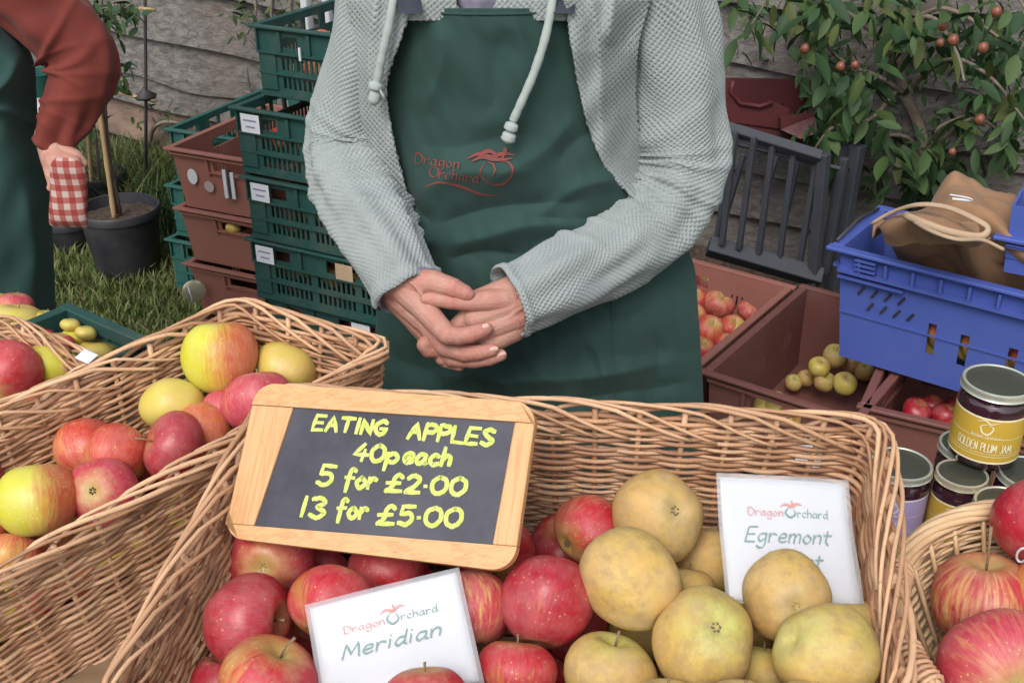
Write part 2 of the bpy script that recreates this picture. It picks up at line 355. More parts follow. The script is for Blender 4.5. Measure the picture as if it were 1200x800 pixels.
M['hair'] = simple('hair', (.12, .07, .04), (.2, .12, .07), .6, 30, .5, 90, stretch=(3, 3, .5))
# red and white check
t = NT('red_check', .85, .2); sx = t.n('SeparateXYZ'); t.set(sx.inputs[0], t.coord()); 
def stripe(o, f, lo):
    return t.ramp(t.math('FRACT', t.math('MULTIPLY', o, f)), [(0, 0.), (lo, 1.)], 'CONSTANT')
h = t.math('ADD', stripe(sx.outputs[0], 46, .5), stripe(sx.outputs[2], 46, .5)); t.color(t.ramp(t.math('MULTIPLY', h, .5), [(0, (.46, .36, .33)), (.5, (.34, .11, .095)), (1., (.26, .045, .04))])); M['check'] = t.m
M['iron'] = simple('black_iron', (.03, .028, .03), (.06, .05, .05), .6, 20, .3)
M['fruit'] = simple('orange_fruit', (.22, .085, .045), (.16, .045, .03), .4, 60, .1)

# ================================================================== GROUND AND FENCE
mb = MB(); S = 60
mb.add([(-S, -S, 0), (S, -S, 0), (S, S, 0), (-S, S, 0)], [(0, 1, 2, 3)]); tag(mb.build('ground', M['turf']), kind='structure')

def grass_patch(name, n, region, hmin, hmax, seed, label=None):
    rs = np.random.RandomState(seed); V = []; Fc = []; Rn = []
    pts = region(rs, n)
    for i, (x, y) in enumerate(pts):
        h = rs.uniform(hmin, hmax); a = rs.uniform(0, 6.28); wd = rs.uniform(.0022, .0045); l = rs.uniform(.2, .95)*h; b = rs.uniform(0, 6.28)
        dx, dy = math.cos(a)*wd, math.sin(a)*wd; lx, ly = math.cos(b)*l, math.sin(b)*l; k = len(V)
        V += [(x-dx, y-dy, 0), (x+dx, y+dy, 0), (x-dx*.7+lx*.35, y-dy*.7+ly*.35, h*.6), (x+dx*.7+lx*.35, y+dy*.7+ly*.35, h*.6), (x+lx, y+ly, h)]
        Fc += [(k, k+1, k+3, k+2), (k+2, k+3, k+4)]; Rn += [rs.uniform(.01, 1)]*5
    mb = MB(); mb.v = V; mb.f = Fc; mb.r = Rn; mb.mi = [0]*len(Fc)
    return tag(mb.build(name, M['grass'], smooth=False), label, 'grass', kind='stuff')
def reg1(rs, n):
    x = rs.uniform(-2.7, -.45, n); y = rs.uniform(1.9, 4.4, n); return list(zip(x, y))
grass_patch('grass', 42000, reg1, .018, .06, 1, 'short trodden grass around the plant pots and crates')
def reg2(rs, n):
    c = PZ(190, 232, 0); return [(c.x+rs.normal(0, .14), c.y+rs.normal(0, .16)) for _ in range(n)]
grass_patch('tall_grass', 5000, reg2, .10, .26, 2, 'taller bright green grass tuft behind the black pot')
def reg3(rs, n):
    x = rs.uniform(-.2, 2.3, n); y = rs.uniform(2.2, 3.6, n); return list(zip(x, y))
grass_patch('grass', 9000, reg3, .02, .07, 3, 'rough grass under the fence on the right')

# fence of waney edged boards, yawed so that its right end is nearer
FA = Vector((-1.72, 4.42, 0)); fyaw = R(-25); FD = Vector((math.cos(fyaw), math.sin(fyaw), 0)); FN = Vector((math.sin(fyaw), -math.cos(fyaw), 0))*1.0
FN = Vector((FD.y, -FD.x, 0))            # towards the camera
fence = empty('board_fence', FA, 0, 'weathered grey fence of overlapping wavy edged boards behind the stall', 'fence')
def fp(s, n, z): return FA + FD*s + FN*n + Vector((0, 0, z)) - fence.location
def waney_board(s0, s1, ztop, zbot, slope, seed, amp=.03, thick=.022, mat='board'):
    n = int((s1-s0)/.03); rs = np.random.RandomState(seed); s = np.linspace(s0, s1, n)
    lo = zbot + slope*(s-.4) + amp*vnoise(s*.55, s*0+seed, seed=seed) + amp*.35*vnoise(s*1.9, s*0, seed=seed+9)
    hi = ztop + slope*(s-.4) + 0*s
    lo = lo; mb = MB(); V = []; K = 5
    warp = .010*vnoise(s*.7, s*0, seed=seed+5)
    for i in range(n):
        for k in range(K):
            f = k/(K-1); z = hi[i]*(1-f)+lo[i]*f; off = .008 + .058*f + warp[i]*f + .003*math.sin(f*9+seed+s[i]*5)
            V.append(fp(s[i], off+thick/2, z))
        for k in range(K):
            f = 1-k/(K-1); z = hi[i]*(1-f)+lo[i]*f; off = .008 + .058*f + warp[i]*f
            V.append(fp(s[i], off-thick/2, z))
    W = 2*K; Fs = []
    for i in range(n-1):
        for k in range(W):
            l = (k+1) % W; Fs.append((i*W+k, i*W+l, (i+1)*W+l, (i+1)*W+k))
    Fs.append(tuple(range(W-1, -1, -1))); Fs.append(tuple((n-1)*W+k for k in range(W)))
    mb.add(V, Fs); o = mb.build('board', M[mat], fence); sharp(o, 50); return o
zl = [1.50, 1.33, 1.16, .98, .80, .61, .455, .345, .17, -.12]
zr_ = [1.50, 1.34, 1.17, 1.00, .84, .66, .50, .33, .15, -.12]
jl = [2.1, 2.5, 1.9, 2.4, 2.3, 2.2, 2.0, 2.45, 2.1, 2.3]
jr_ = [3.3, 3.6, 3.2, 3.45, 3.7, 3.42, 3.55, 3.3, 3.5, 3.4]
for i in range(10):
    waney_board(-2.6, jl[i]-.006, zl[i]+.30, zl[i], -.06 if 3 < i < 8 else -.02, 31+i*3, (.03, .045, .035, .05, .04, .040, .028, .012, .03, .0)[i], mat='earthboard' if i > 7 else 'board')
    waney_board(jl[i]+.006, jr_[i]-.006, zr_[i]+.30, zr_[i], -.03, 131+i*3, (.03, .045, .035, .05, .035, .030, .028, .03, .03, .0)[i])
    waney_board(jr_[i]+.006, 6.5, zr_[i]+.29, zr_[i]-.02, -.035, 231+i*3, (.03, .045, .035, .05, .035, .030, .028, .03, .03, .0)[i])
for i in range(4):  # added unseen rows above the view, raising the fence to darken the background
    z = 1.74+i*.2; waney_board(-2.6, 6.5, z+.24, z+.02, 0, 90+i, .03)
for i, s in enumerate((-2.3, .2, 2.7, 5.4)):
    mb = MB(); mb.box((0, 0, 0), (.1, .1, 2.6)); o = mb.build('post', M['bark'], fence); o.location = fp(s, -.07, 1.3); o.rotation_euler.z = fyaw
# a bank of soil along the bottom
mb = MB(); V = []; Fs = []; n = 90
for i in range(n):
    s = -2.6+9*i/(n-1)
    for k in range(6):
        t_ = k/5; V.append(FA+FD*s+FN*(.02+.42*t_)+Vector((0, 0, max(.0, .20*(1-t_)**1.3+.04*vnoise(np.array(s*1.5), np.array(t_*2.), seed=3)*(1-t_)))))
for i in range(n-1):
    for k in range(5): Fs.append((i*6+k, i*6+k+1, (i+1)*6+k+1, (i+1)*6+k))
mb.add(V, Fs); tag(mb.build('soil_bank', M['soil']), kind='structure')
def reg4(rs, n):
    o = []
    for _ in range(n):
        s = rs.uniform(-1, 1.9); q = FA+FD*s+FN*rs.uniform(.05, .5); o.append((q.x, q.y))
    return o
g = grass_patch('weeds', 7000, reg4, .10, .27, 5, 'dark weeds growing along the foot of the fence'); g.data.materials[0] = M['darkleaf']

# ================================================================== LEAVES
def leaf_mesh(L=1.0, W=.42, curl=.18, name='leaf'):
    mb = MB(); V = []; Fs = []; n = 6
    for i in range(n+1):
        t_ = i/n; w_ = W*math.sin(PI*min(1, t_*.93+.04))**.8*(1-.25*t_); z = -curl*t_*t_
        V += [(t_*L, -w_/2, z+.10*w_), (t_*L, 0, z-.02), (t_*L, w_/2, z+.10*w_)]
    for i in range(n):
        for k in range(2): Fs.append((i*3+k, i*3+k+1, (i+1)*3+k+1, (i+1)*3+k))
    mb.add(V, Fs); return mb.mesh(name)
LEAF = leaf_mesh(); LEAF.materials.append(M['leaf'])
LEAF2 = leaf_mesh(1, .55, .1); LEAF2.materials.append(M['darkleaf'])
def put_leaf(parent, p, d, size, roll, me=LEAF):
    o = bpy.data.objects.new('leaf', me); COL.objects.link(o); o.parent = parent
    q = Vector(d).to_track_quat('X', 'Z'); o.rotation_mode = 'QUATERNION'; o.rotation_quaternion = q @ Euler((roll, 0, 0)).to_quaternion()
    o.location = p - parent.location; o.scale = (size, size, size); return o
def leaf_mass(name, parent, pts, mat, seed):
    """many small leaves joined into one part"""
    rs = random.Random(seed); base = [v.co.copy() for v in LEAF.vertices]; fs = [tuple(p.vertices) for p in LEAF.polygons]; mb = MB()
    for (p, s) in pts:
        d = Vector((rs.uniform(-1, 1), rs.uniform(-1, .6), rs.uniform(-1.2, .25))).normalized()
        q = (d.to_track_quat('X', 'Z') @ Euler((rs.uniform(-1, 1), 0, 0)).to_quaternion()).to_matrix()
        mb.add([q @ (c*s) + p - parent.location for c in base], fs, rs.uniform(.01, 1))
    return tag(mb.build(name, M[mat], parent), kind='stuff')
def fwp(u, v, off):
    """a place on a ray at a given distance in front of the fence"""
    return PP(u, v, FA+FN*off, FN)
# fruiting shrub on the right
root = fwp(1090, 260, .12); root.z = 0
shrub = empty('fruiting_shrub', root, 0, 'leafy shrub with small orange fruits hanging over the fence', 'shrub')
rs = random.Random(4)
def limb(pts, r0, r1, name='branch', parent=shrub, mat='bark'):
    P = catmull([tuple(p) for p in pts], 14); mb = MB(); k = len(P)
    mb.tube([Vector(p)-parent.location for p in P], [r0+(r1-r0)*i/(k-1) for i in range(k)], 7); return mb.build(name, M[mat], parent)
limb([root, fwp(1085, 190, .14), fwp(1060, 110, .12), fwp(1048, 40, .16), fwp(1075, -60, .2), fwp(1080, -220, .2)], .019, .012, 'trunk')
br = [[(1060, 110), (1030, 90), (985, 70), (940, 20)], [(1048, 60), (1000, 20), (950, -10), (900, -5)], [(1055, 100), (1020, 140), (975, 150), (945, 190)], [(1085, 190), (1060, 160), (1020, 165), (1000, 190)],
      [(1050, 40), (1100, 10), (1150, 30), (1190, 60)], [(1060, 110), (1110, 70), (1160, 90), (1200, 140)], [(1085, 190), (1120, 150), (1150, 140), (1190, 170)], [(1048, 40), (1090, 20), (1120, 60), (1130, 95)], [(1075, -60), (1000, -60), (930, -40), (880, 30)], [(1085, 190), (1095, 170), (1100, 150), (1130, 135)],
      [(1075, -60), (1130, -40), (1180, -20), (1230, 60)], [(1085, 200), (1060, 200), (1040, 190), (1025, 210)]]
tips = []
for b in br:
    off = [.13, .2+rs.random()*.1, .25+rs.random()*.18, .25+rs.random()*.25]; P = [fwp(u, v, o) for (u, v), o in zip(b, off)]
    limb(P, .008, .0025)
    Q = catmull([tuple(p) for p in P], 30)
    for i in range(6, 30): tips.append((Vector(Q[i]), i))
clus = [(905, 25, 22, 8), (880, 35, 14, 4), (940, 20, 28, 16), (980, 10, 26, 14), (965, 45, 22, 12), (985, 85, 24, 14), (1015, 95, 18, 10), (960, 120, 26, 15), (990, 125, 26, 17), (935, 140, 20, 11), (975, 165, 26, 16), (1015, 150, 24, 14),
        (985, 190, 20, 10), (1050, 185, 24, 13), (1085, 200, 26, 15), (1110, 180, 22, 12), (1095, 225, 20, 12), (1060, 20, 22, 12), (1075, 45, 16, 8), (1045, 60, 12, 5), (1105, 60, 22, 9), (1150, 70, 24, 12), (1165, 95, 18, 8), (1180, 25, 26, 14), (1195, 60, 16, 8), (1165, 150, 26, 12), (1190, 170, 16, 8),
        (1130, 20, 18, 7), (1020, 5, 24, 9), (870, 5, 14, 4), (1195, 110, 18, 8), (1030, 215, 14, 5), (1120, 140, 18, 6), (1125, 200, 12, 4)]
allp = []
for (u, v, sg, k) in clus:
    for _ in range(int(k*1.4)):
        allp.append((fwp(u+rs.gauss(0, sg*.62), v+rs.gauss(0, sg*.62), rs.uniform(.16, .50)), rs.uniform(.05, .09)))
rs.shuffle(allp)
for (p, s) in allp[:290]:
    d = Vector((rs.uniform(-.8, .8), rs.uniform(-1, .3), rs.uniform(-1.4, .1))).normalized(); put_leaf(shrub, p, d, s, rs.uniform(-.7, .7), LEAF if rs.random() < .55 else LEAF2)
leaf_mass('small_leaves', shrub, [(p, s*.8) for p, s in allp[290:]] + [(p+Vector((rs.uniform(-.05, .05), rs.uniform(-.05, .05), rs.uniform(-.05, .05))), rs.uniform(.02, .035)) for p, i in tips if rs.random() < .8], 'darkleaf', 3)
for _ in range(1):
    dk = []
    for (u, v, sg, k) in clus:
        for _ in range(int(k*1.7)): dk.append((fwp(u+rs.gauss(0, sg), v+rs.gauss(0, sg), rs.uniform(.05, .25)), rs.uniform(.03, .06)))
    leaf_mass('inner_leaves', shrub, dk, 'darkleaf', 8)
ICO = None
def ball(name, r, mat, seed=0):
    bm = bmesh.new(); bmesh.ops.create_icosphere(bm, subdivisions=2, radius=r)
    for v in bm.verts: v.co *= 1+.05*math.sin(v.co.x*300+seed)
    me = bpy.data.meshes.new(name); bm.to_mesh(me); bm.free(); me.polygons.foreach_set('use_smooth', [True]*len(me.polygons)); me.materials.append(M[mat]); return me
FR = ball('fruit', .0115, 'fruit')
for (u, v) in ((1168, 14), (1105, 30), (1102, 50), (1117, 47), (1152, 56), (1002, 76), (985, 78), (1148, 140), (1116, 178), (943, 57)):
    o = bpy.data.objects.new('fruit', FR); COL.objects.link(o); o.parent = shrub; o.location = fwp(u, v, .5)-shrub.location; s_ = rs.uniform(.8, 1.15); o.scale = (s_, s_, s_*1.1)

# ================================================================== LEFT BACKGROUND PLANTS
def pot(u, v, dpx, label, hh=.235, cat='plant pot'):
    """u,v: middle of the pot's foot"""
    p = PZ(u, v, 0); r = dpx/2*depth_of(p)/F; e = empty('plant_pot', p, 0, label, cat)
    mb = MB(); k = .80
    mb.lathe([(0.001, .004), (r*k*.96, .004), (r*k, .012), (r*.985, hh-.03), (r*.985, hh-.03), (r*1.03, hh-.028), (r*1.045, hh-.004), (r*1.02, hh), (r*.985, hh-.002), (r*.95, hh-.03), (r*.93, hh-.05)], 40); sharp(mb.build('pot_wall', M['pot'], e), 50)
    mb = MB(); n = 24; V = [(0, 0, hh-.035)]; Fs = []
    for i in range(1, 5):
        for k2 in range(n):
            a = 2*PI*k2/n; q = r*.95*i/4; V.append((q*math.cos(a), q*math.sin(a), hh-.04+.012*random.random()))
    for k2 in range(n): Fs.append((0, 1+k2, 1+(k2+1) % n))
    for i in range(3):
        for k2 in range(n): Fs.append((1+i*n+k2, 1+(i+1)*n+k2, 1+(i+1)*n+(k2+1) % n, 1+i*n+(k2+1) % n))
    mb.add(V, Fs); mb.build('soil', M['soil'], e); return e, p, r
e, p, r = pot(152, 318, 88, 'large black plastic pot with a staked sapling on the grass')
sap = empty('potted_sapling', p+Vector((0, 0, .2)), 0, 'young fruit tree sapling tied to canes in the large black pot', 'sapling')
ys = p.y
limb([PY(140, 250, ys), PY(128, 190, ys), PY(122, 120, ys), PY(124, 60, ys), PY(118, 0, ys), PY(120, -80, ys)], .010, .006, 'trunk', sap)
limb([PY(124, 95, ys), PY(112, 88, ys-.05), PY(104, 95, ys-.1)], .004, .002, 'branch', sap)
limb([PY(122, 110, ys), PY(134, 95, ys), PY(142, 90, ys)], .004, .002, 'branch', sap)
limb([PY(120, 20, ys), PY(104, 15, ys), PY(92, 25, ys)], .004, .002, 'branch', sap)
limb([PY(120, 10, ys), PY(140, 12, ys), PY(156, 4, ys)], .004, .002, 'branch', sap)
for (u, v, sg, k) in ((138, 82, 10, 22), (128, 95, 10, 14), (115, 12, 14, 26), (140, 8, 14, 22), (128, 28, 10, 12), (155, 15, 9, 10), (100, 145, 8, 8), (104, 20, 8, 8)):
    for _ in range(int(k*1.3)):
        put_leaf(sap, PY(u+rs.gauss(0, sg*.75), v+rs.gauss(0, sg*.75), ys+rs.uniform(-.12, .12)), Vector((rs.uniform(-1, 1), rs.uniform(-1, .4), rs.uniform(-1.2, .4))).normalized(), rs.uniform(.028, .055), rs.uniform(-1, 1), LEAF if rs.random() < .35 else LEAF2)
def cane(p0, p1, r, label):
    mb = MB(); L = (p1-p0).length; pts = []; rr = []
    for i in range(15):
        q = i/14; pts.append((p1-p0)*q); rr.append(r*(1.18 if i % 4 == 2 else 1))
    mb.tube(pts, rr, 8); o = mb.build('bamboo_cane', M['bamboo']); o.location = p0; return tag(o, label, 'cane')
cane(PY(135, 262, ys-.02), PY(112, 95, ys-.02), .0085, 'pale bamboo cane stuck in the large black pot')
e2, p2, r2 = pot(122, 262, 64, 'black plastic pot half hidden behind the large pot', .2)
sap2 = empty('potted_sapling', p2+Vector((0, 0, .16)), 0, 'thin sapling growing in the pot behind the large one', 'sapling')
limb([PY(118, 225, p2.y), PY(112, 160, p2.y), PY(104, 110, p2.y), PY(100, 40, p2.y)], .007, .004, 'trunk', sap2)
for _ in range(26): put_leaf(sap2, PY(98+rs.gauss(0, 9), 140+rs.gauss(0, 14), p2.y+rs.uniform(-.1, .1)), Vector((rs.uniform(-1, 1), rs.uniform(-1, .4), rs.uniform(-1, .4))).normalized(), rs.uniform(.035, .06), rs.uniform(-1, 1), LEAF)
cane(PY(108, 222, p2.y-.03), PY(103, 150, p2.y-.03), .008, 'short bamboo cane behind the large black pot')
e3, p3, r3 = pot(85, 290, 62, 'low black pot on the grass below the checked cloth', .12)
# iron rod with wooden perches by the fence
p = fwp(172, 128, .35); p.z = 0
e = empty('garden_rod', p, 0, 'thin black iron rod with short wooden bars in front of the fence', 'garden rod')
y_ = p.y; mb = MB(); mb.tube([PY(171, 205, y_)-p, PY(171, 110, y_)-p, PY(170, 0, y_)-p, PY(169, -60, y_)-p], .006, 8); mb.build('rod', M['iron'], e)
mb = MB(); mb.lathe([(.001, 0), (.035, .002), (.04, .012), (.012, .03), (.006, .04)], 16, Matrix.Translation(PY(171, 116, y_)-p)); mb.build('collar', M['iron'], e)
for (a, b) in (((163, 10), (182, 12)), ((132, 107), (183, 119))):
    mb = MB(); mb.tube([PY(*a, y_-.02)-p, PY(*b, y_-.02)-p], .0065, 8); mb.build('wooden_bar', M['bamboo'], e)
# creeper sprigs on the fence
e = empty('creeper', fwp(320, 20, .05), 0, 'sparse green creeper on the fence above the green crates', 'climbing plant')
for (a, b, c) in (((322, -40), (318, 20), (330, 60)), ((285, -30), (300, 10), (290, 40)), ((345, -20), (340, 10), (352, 40)), ((300, 128), (292, 100), (289, 78)), ((300, 128), (312, 105), (316, 84))):
    limb([fwp(*a, .06), fwp(*b, .09), fwp(*c, .10)], .006, .003, 'stem', e)
for (u, v, sg, k) in ((300, 8, 14, 24), (330, 18, 12, 24), (345, 5, 12, 16), (285, 22, 9, 8), (280, 40, 6, 5), (320, 40, 8, 8)):
    for _ in range(k): put_leaf(e, fwp(u+rs.gauss(0, sg), v+rs.gauss(0, sg), rs.uniform(.07, .18)), Vector((rs.uniform(-1, 1), rs.uniform(-1, .4), rs.uniform(-1, .3))).normalized(), rs.uniform(.025, .045), rs.uniform(-1, 1), LEAF)
e = empty('bramble', fwp(190, 140, .05), 0, 'small bramble sprig at the foot of the fence left of the crates', 'climbing plant')
limb([fwp(172, 180, .1), fwp(180, 150, .12), fwp(200, 143, .12), fwp(225, 150, .1)], .012, .005, 'stem', e)
for _ in range(36): put_leaf(e, fwp(190+rs.gauss(0, 20), 138+rs.gauss(0, 9), rs.uniform(.08, .2)), Vector((rs.uniform(-1, 1), rs.uniform(-1, .4), rs.uniform(-1, .3))).normalized(), rs.uniform(.02, .04), rs.uniform(-1, 1), LEAF if rs.random() < .5 else LEAF2)
# white posts
for k, (u, v, w_, lab) in enumerate(((361, 30, 9, 'white painted post behind the green crates, left one'), (386, 27, 9, 'white painted post behind the green crates, right one beside the arm'))):
    q = PY(u, v, 3.15); mb = MB(); wd = w_*depth_of(q)/F*.9; mb.box((0, 0, (q.z+1.2)/2+.0), (wd*1.1, wd*1.6, 1.2+q.z))
    o = mb.build('white_post', M['white']); o.location = (q.x, q.y, 0.002); o.rotation_euler.z = R(-25); bevel(o, .003); tag(o, lab, 'post')

# ================================================================== CRATES
def panel(mb, P0, ux, uy, nn, w_, h_, holes, th):
    """sheet w_ x h_ at P0 spanned by ux,uy, thickness th along nn, with rectangular holes (x0,x1,y0,y1)"""
    xs = sorted(set([0, w_] + [k for h in holes for k in h[:2]])); ys = sorted(set([0, h_] + [k for h in holes for k in h[2:]]))
    def full(i, j):
        if i < 0 or j < 0 or i >= len(xs)-1 or j >= len(ys)-1: return False
        cx = (xs[i]+xs[i+1])/2; cy = (ys[j]+ys[j+1])/2
        return not any(a < cx < b and c < cy < d for a, b, c, d in holes)
    vid = {}; V = []; Fs = []
    def vert(i, j, s):
        if (i, j, s) not in vid: vid[(i, j, s)] = len(V); V.append(P0+ux*xs[i]+uy*ys[j]+nn*(th*s))
        return vid[(i, j, s)]
    for i in range(len(xs)-1):
        for j in range(len(ys)-1):
            if not full(i, j): continue
            Fs.append((vert(i, j, 1), vert(i+1, j, 1), vert(i+1, j+1, 1), vert(i, j+1, 1))); Fs.append((vert(i, j, 0), vert(i, j+1, 0), vert(i+1, j+1, 0), vert(i+1, j, 0)))
            if not full(i-1, j): Fs.append((vert(i, j, 0), vert(i, j, 1), vert(i, j+1, 1), vert(i, j+1, 0)))
            if not full(i+1, j): Fs.append((vert(i+1, j, 0), vert(i+1, j+1, 0), vert(i+1, j+1, 1), vert(i+1, j, 1)))
            if not full(i, j-1): Fs.append((vert(i, j, 0), vert(i+1, j, 0), vert(i+1, j, 1), vert(i, j, 1)))
            if not full(i, j+1): Fs.append((vert(i, j+1, 0), vert(i, j+1, 1), vert(i+1, j+1, 1), vert(i+1, j+1, 0)))
    mb.add(V, Fs)
def crate(kind, L, W, H, mat, loc, rz, label, group=None, taper=0.0, cat='crate', fullname='crate'):
    """L along local x (the face to the camera, y=0), W deep along +y, foot at z=0"""
    e = empty(fullname, loc, rz, label, cat, group); th = .004; mt = M[mat]
    X, Y, Z = Vector((1, 0, 0)), Vector((0, 1, 0)), Vector((0, 0, 1))
    def tp(me):
        for v in me.vertices:
            k = 1-taper*(1-v.co.z/H); v.co.x = L/2+(v.co.x-L/2)*k; v.co.y = W/2+(v.co.y-W/2)*k
    def holes(w_, front):
        o = []
        if kind == 'green':
            o += [(.06, .115, H-.050, H-.022), (w_/2-.055, w_/2+.055, H-.052, H-.020), (w_-.115, w_-.06, H-.050, H-.022)] if w_ > .3 else [(w_/2-.05, w_/2+.05, H-.052, H-.020)]
            m = int((w_-.13)/.0145)
            for k in range(m):
                if k % 9 == 8: continue
                x = .065+k*.0145; o += [(x, x+.0085, H*.40, H*.58), (x, x+.0085, H*.14, H*.30)]
        elif kind == 'red':
            o += [(w_/2-.055, w_/2+.055, H*.70, H*.84)]
            if not front:
                for c in (.2, .5, .8):
                    for k in range(3): x = w_*c+k*.013; o += [(x, x+.005, H*.55, H*.72)]
                for k in range(3): x = w_*.55+k*.013; o += [(x, x+.005, H*.25, H*.48)]
        elif kind == 'redfront':
            if front: o += [(w_*.30, w_*.66, H*.56, H*.87)]
            else:
                for c in (.15, .45):
                    for k in range(3): x = w_*c+k*.016; o += [(x, x+.006, H*.45, H*.62)]
        elif kind == 'blue':
            for (a, b, c, d) in ((.182, .198, .060, .125), (.245, .262, .055, .120), (.335, .352, .055, .12)): o.append((a, b, c, d))
        return [q for q in o if q[1] < w_-.004]
    for nm, P0, ux, w_, fr in (('front_panel', Vector((0, 0, 0)), X, L, True), ('back_panel', Vector((L, W, 0)), -X, L, False), ('side_panel', Vector((0, W-th, 0)), -Y, W-2*th, False), ('side_panel', Vector((L, th, 0)), Y, W-2*th, False)):
        mb = MB(); nn = -(ux.cross(Z)) ; hs_ = holes(w_, fr)
        panel(mb, P0 + (Vector((0, 0, 0))), ux, Z, nn, w_, H-.006, hs_, th)
        # ribs
        out = ux.cross(Z)
        def rib(x0, x1, z0, z1, d=.007): mb.box(P0+ux*((x0+x1)/2)+Z*((z0+z1)/2)+out*(d/2+.0005), (abs(ux.x)*(x1-x0)+abs(out.x)*d, abs(ux.y)*(x1-x0)+abs(out.y)*d, z1-z0))
        if kind == 'green':
            rib(0, w_, H*.625, H*.655, .009); rib(0, w_, H*.335, H*.365, .006); rib(0, w_, .004, .014, .006)
            for c in (.0, .12, .27, .5, .73, .88, 1.): rib(max(0, c*w_-.004), min(w_, c*w_+.004), H*.66, H-.012, .008)
            rib(.002, .05, .02, H*.62, .004); rib(w_-.05, w_-.002, .02, H*.62, .004)
        elif kind in ('red', 'redfront'):
            rib(w_*.5-.075, w_*.5-.068, H*.62, H-.02, .006); rib(w_*.5+.068, w_*.5+.075, H*.62, H-.02, .006)
            rib(w_*.5-.067, w_*.5+.067, H*.66, H*.685, .006); rib(0, w_, H*.90, H*.93, .010)
        elif kind == 'blue':
            rib(0, w_, H*.80, H*.825, .016); rib(0, w_, .105*0+H*.42, H*.435, .003)
            for c in np.arange(.04, w_, .052): rib(c, c+.005, H*.83, H-.012, .015)
            for z in (.85, .89, .93): rib(.035, .075, H*z, H*z+.004, .017)
            rib(.0, .13, H*.75, H*.765, .016)
            for r_ in range(2):
                for k in range(4):
                    q = Matrix.Translation(P0+ux*(.045+.027*k+.02*r_)+Z*(H*.66-.028*r_)+out*.0025) @ Matrix.Rotation(math.atan2(ux.y, ux.x), 4, 'Z') @ Matrix.Rotation(R(35), 4, 'Y')
                    mb.box((0, 0, 0), (.0045, .004, .020), q, mi=1)
        me = mb.mesh(nm, False); tp(me); o = link(nm, me, [mt, M['pot']], e)
    # rim
    mb = MB(); d = .017 if kind != 'blue' else .022; lip = .007
    for (cx, cy, sx_, sy_) in ((L/2, -d/2+th, L+2*d-.0, d), (L/2, W+d/2-th, L+2*d-.0, d), (-d/2+th, W/2, d, W-2*th-.0004), (L+d/2-th, W/2, d, W-2*th-.0004)):
        mb.box((cx, cy, H-lip/2), (sx_, sy_, lip))
    o = mb.build('rim', mt, e, False); bevel(o, .0015, 1)
    mb = MB(); mb.box((L/2, W/2, .006), (L-2*th-.001, W-2*th-.001, .005)); me = mb.mesh('base', False)
    for v in me.vertices:
        k = 1-taper; v.co.x = L/2+(v.co.x-L/2)*k; v.co.y = W/2+(v.co.y-W/2)*k
    link('base', me, mt, e)
    return e
def local(e, x, y, z):
    c, s = math.cos(e.rotation_euler.z), math.sin(e.rotation_euler.z); return e.location + Vector((c*x-s*y, s*x+c*y, z))
def crate_label(e, x, z, w_=.062, h_=.045, L=0, out=.011, lines=True):
    mb = MB(); mb.box((x, -out, z), (w_, .0008, h_)); o = mb.build('paper_label', M['paper'], e, False)
    if lines:
        mb = MB()
        for k, q in enumerate((.7, .5)): mb.box((x, -out-.0008, z+h_*(.16-.34*k)), (w_*q, .0003, h_*.10))
        mb.build('print', M['print'], o, False)
    return o

# apples ------------------------------------------------------------
def apple_body(seed, squat=.88):
    rs_ = np.random.RandomState(seed); nu, nv = 40, 26; P = np.zeros((nv, nu, 3)); ph = rs_.uniform(0, 6.28, 4)
    for i in range(nv):
        t_ = PI*i/(nv-1)
        # cardioid-ish: dimples at both poles
        r = math.sin(t_)**.88; z = math.cos(t_)
        dim = .30*math.exp(-(r/.26)**2) if z > 0 else .17*math.exp(-(r/.22)**2)
        zz = (z*(1-dim))*squat; rr = r*(1+.05*z)
        for j in range(nu):
            a = 2*PI*j/nu; lob = 1+.022*math.sin(5*a+ph[0])*(1-.5*z)+.045*math.sin(a+ph[1]+z)+.035*math.sin(2*a+ph[2]-z)+.012*math.sin(3*a+ph[3]+z*2)
            P[i, j] = (rr*lob*math.cos(a)*.5, rr*lob*math.sin(a)*.5, zz*.5+.032*math.sin(a+ph[3])*rr)
    me = grid_mesh('apple', P, wrap=True, flip=True); return me
APM = [apple_body(s, q) for s, q in ((1, .90), (2, .86), (3, .95), (4, .82), (5, 1.02))]
def stalk_mesh(L, bend):
    mb = MB(); mb.tube([(0, 0, .30), (.01, 0, .30+L*.5), (bend, .01, .30+L)], [.014, .011, .018], 6); me = mb.mesh('stalk'); me.materials.append(M['stalk']); return me
ST = [stalk_mesh(.17, .03), stalk_mesh(.26, .07), stalk_mesh(.55, -.02)]
def calyx_mesh():
    mb = MB()
    for k in range(6):
        a = k*PI/3; c, s = math.cos(a), math.sin(a)
        mb.tube([(c*.015, s*.015, -.345), (c*.045, s*.045, -.39), (c*.03+.02*s, s*.03, -.425)], [.014, .012, .003], 4)
    me = mb.mesh('calyx'); me.materials.append(M['calyx']); return me
CX = calyx_mesh()
SKINS = {}
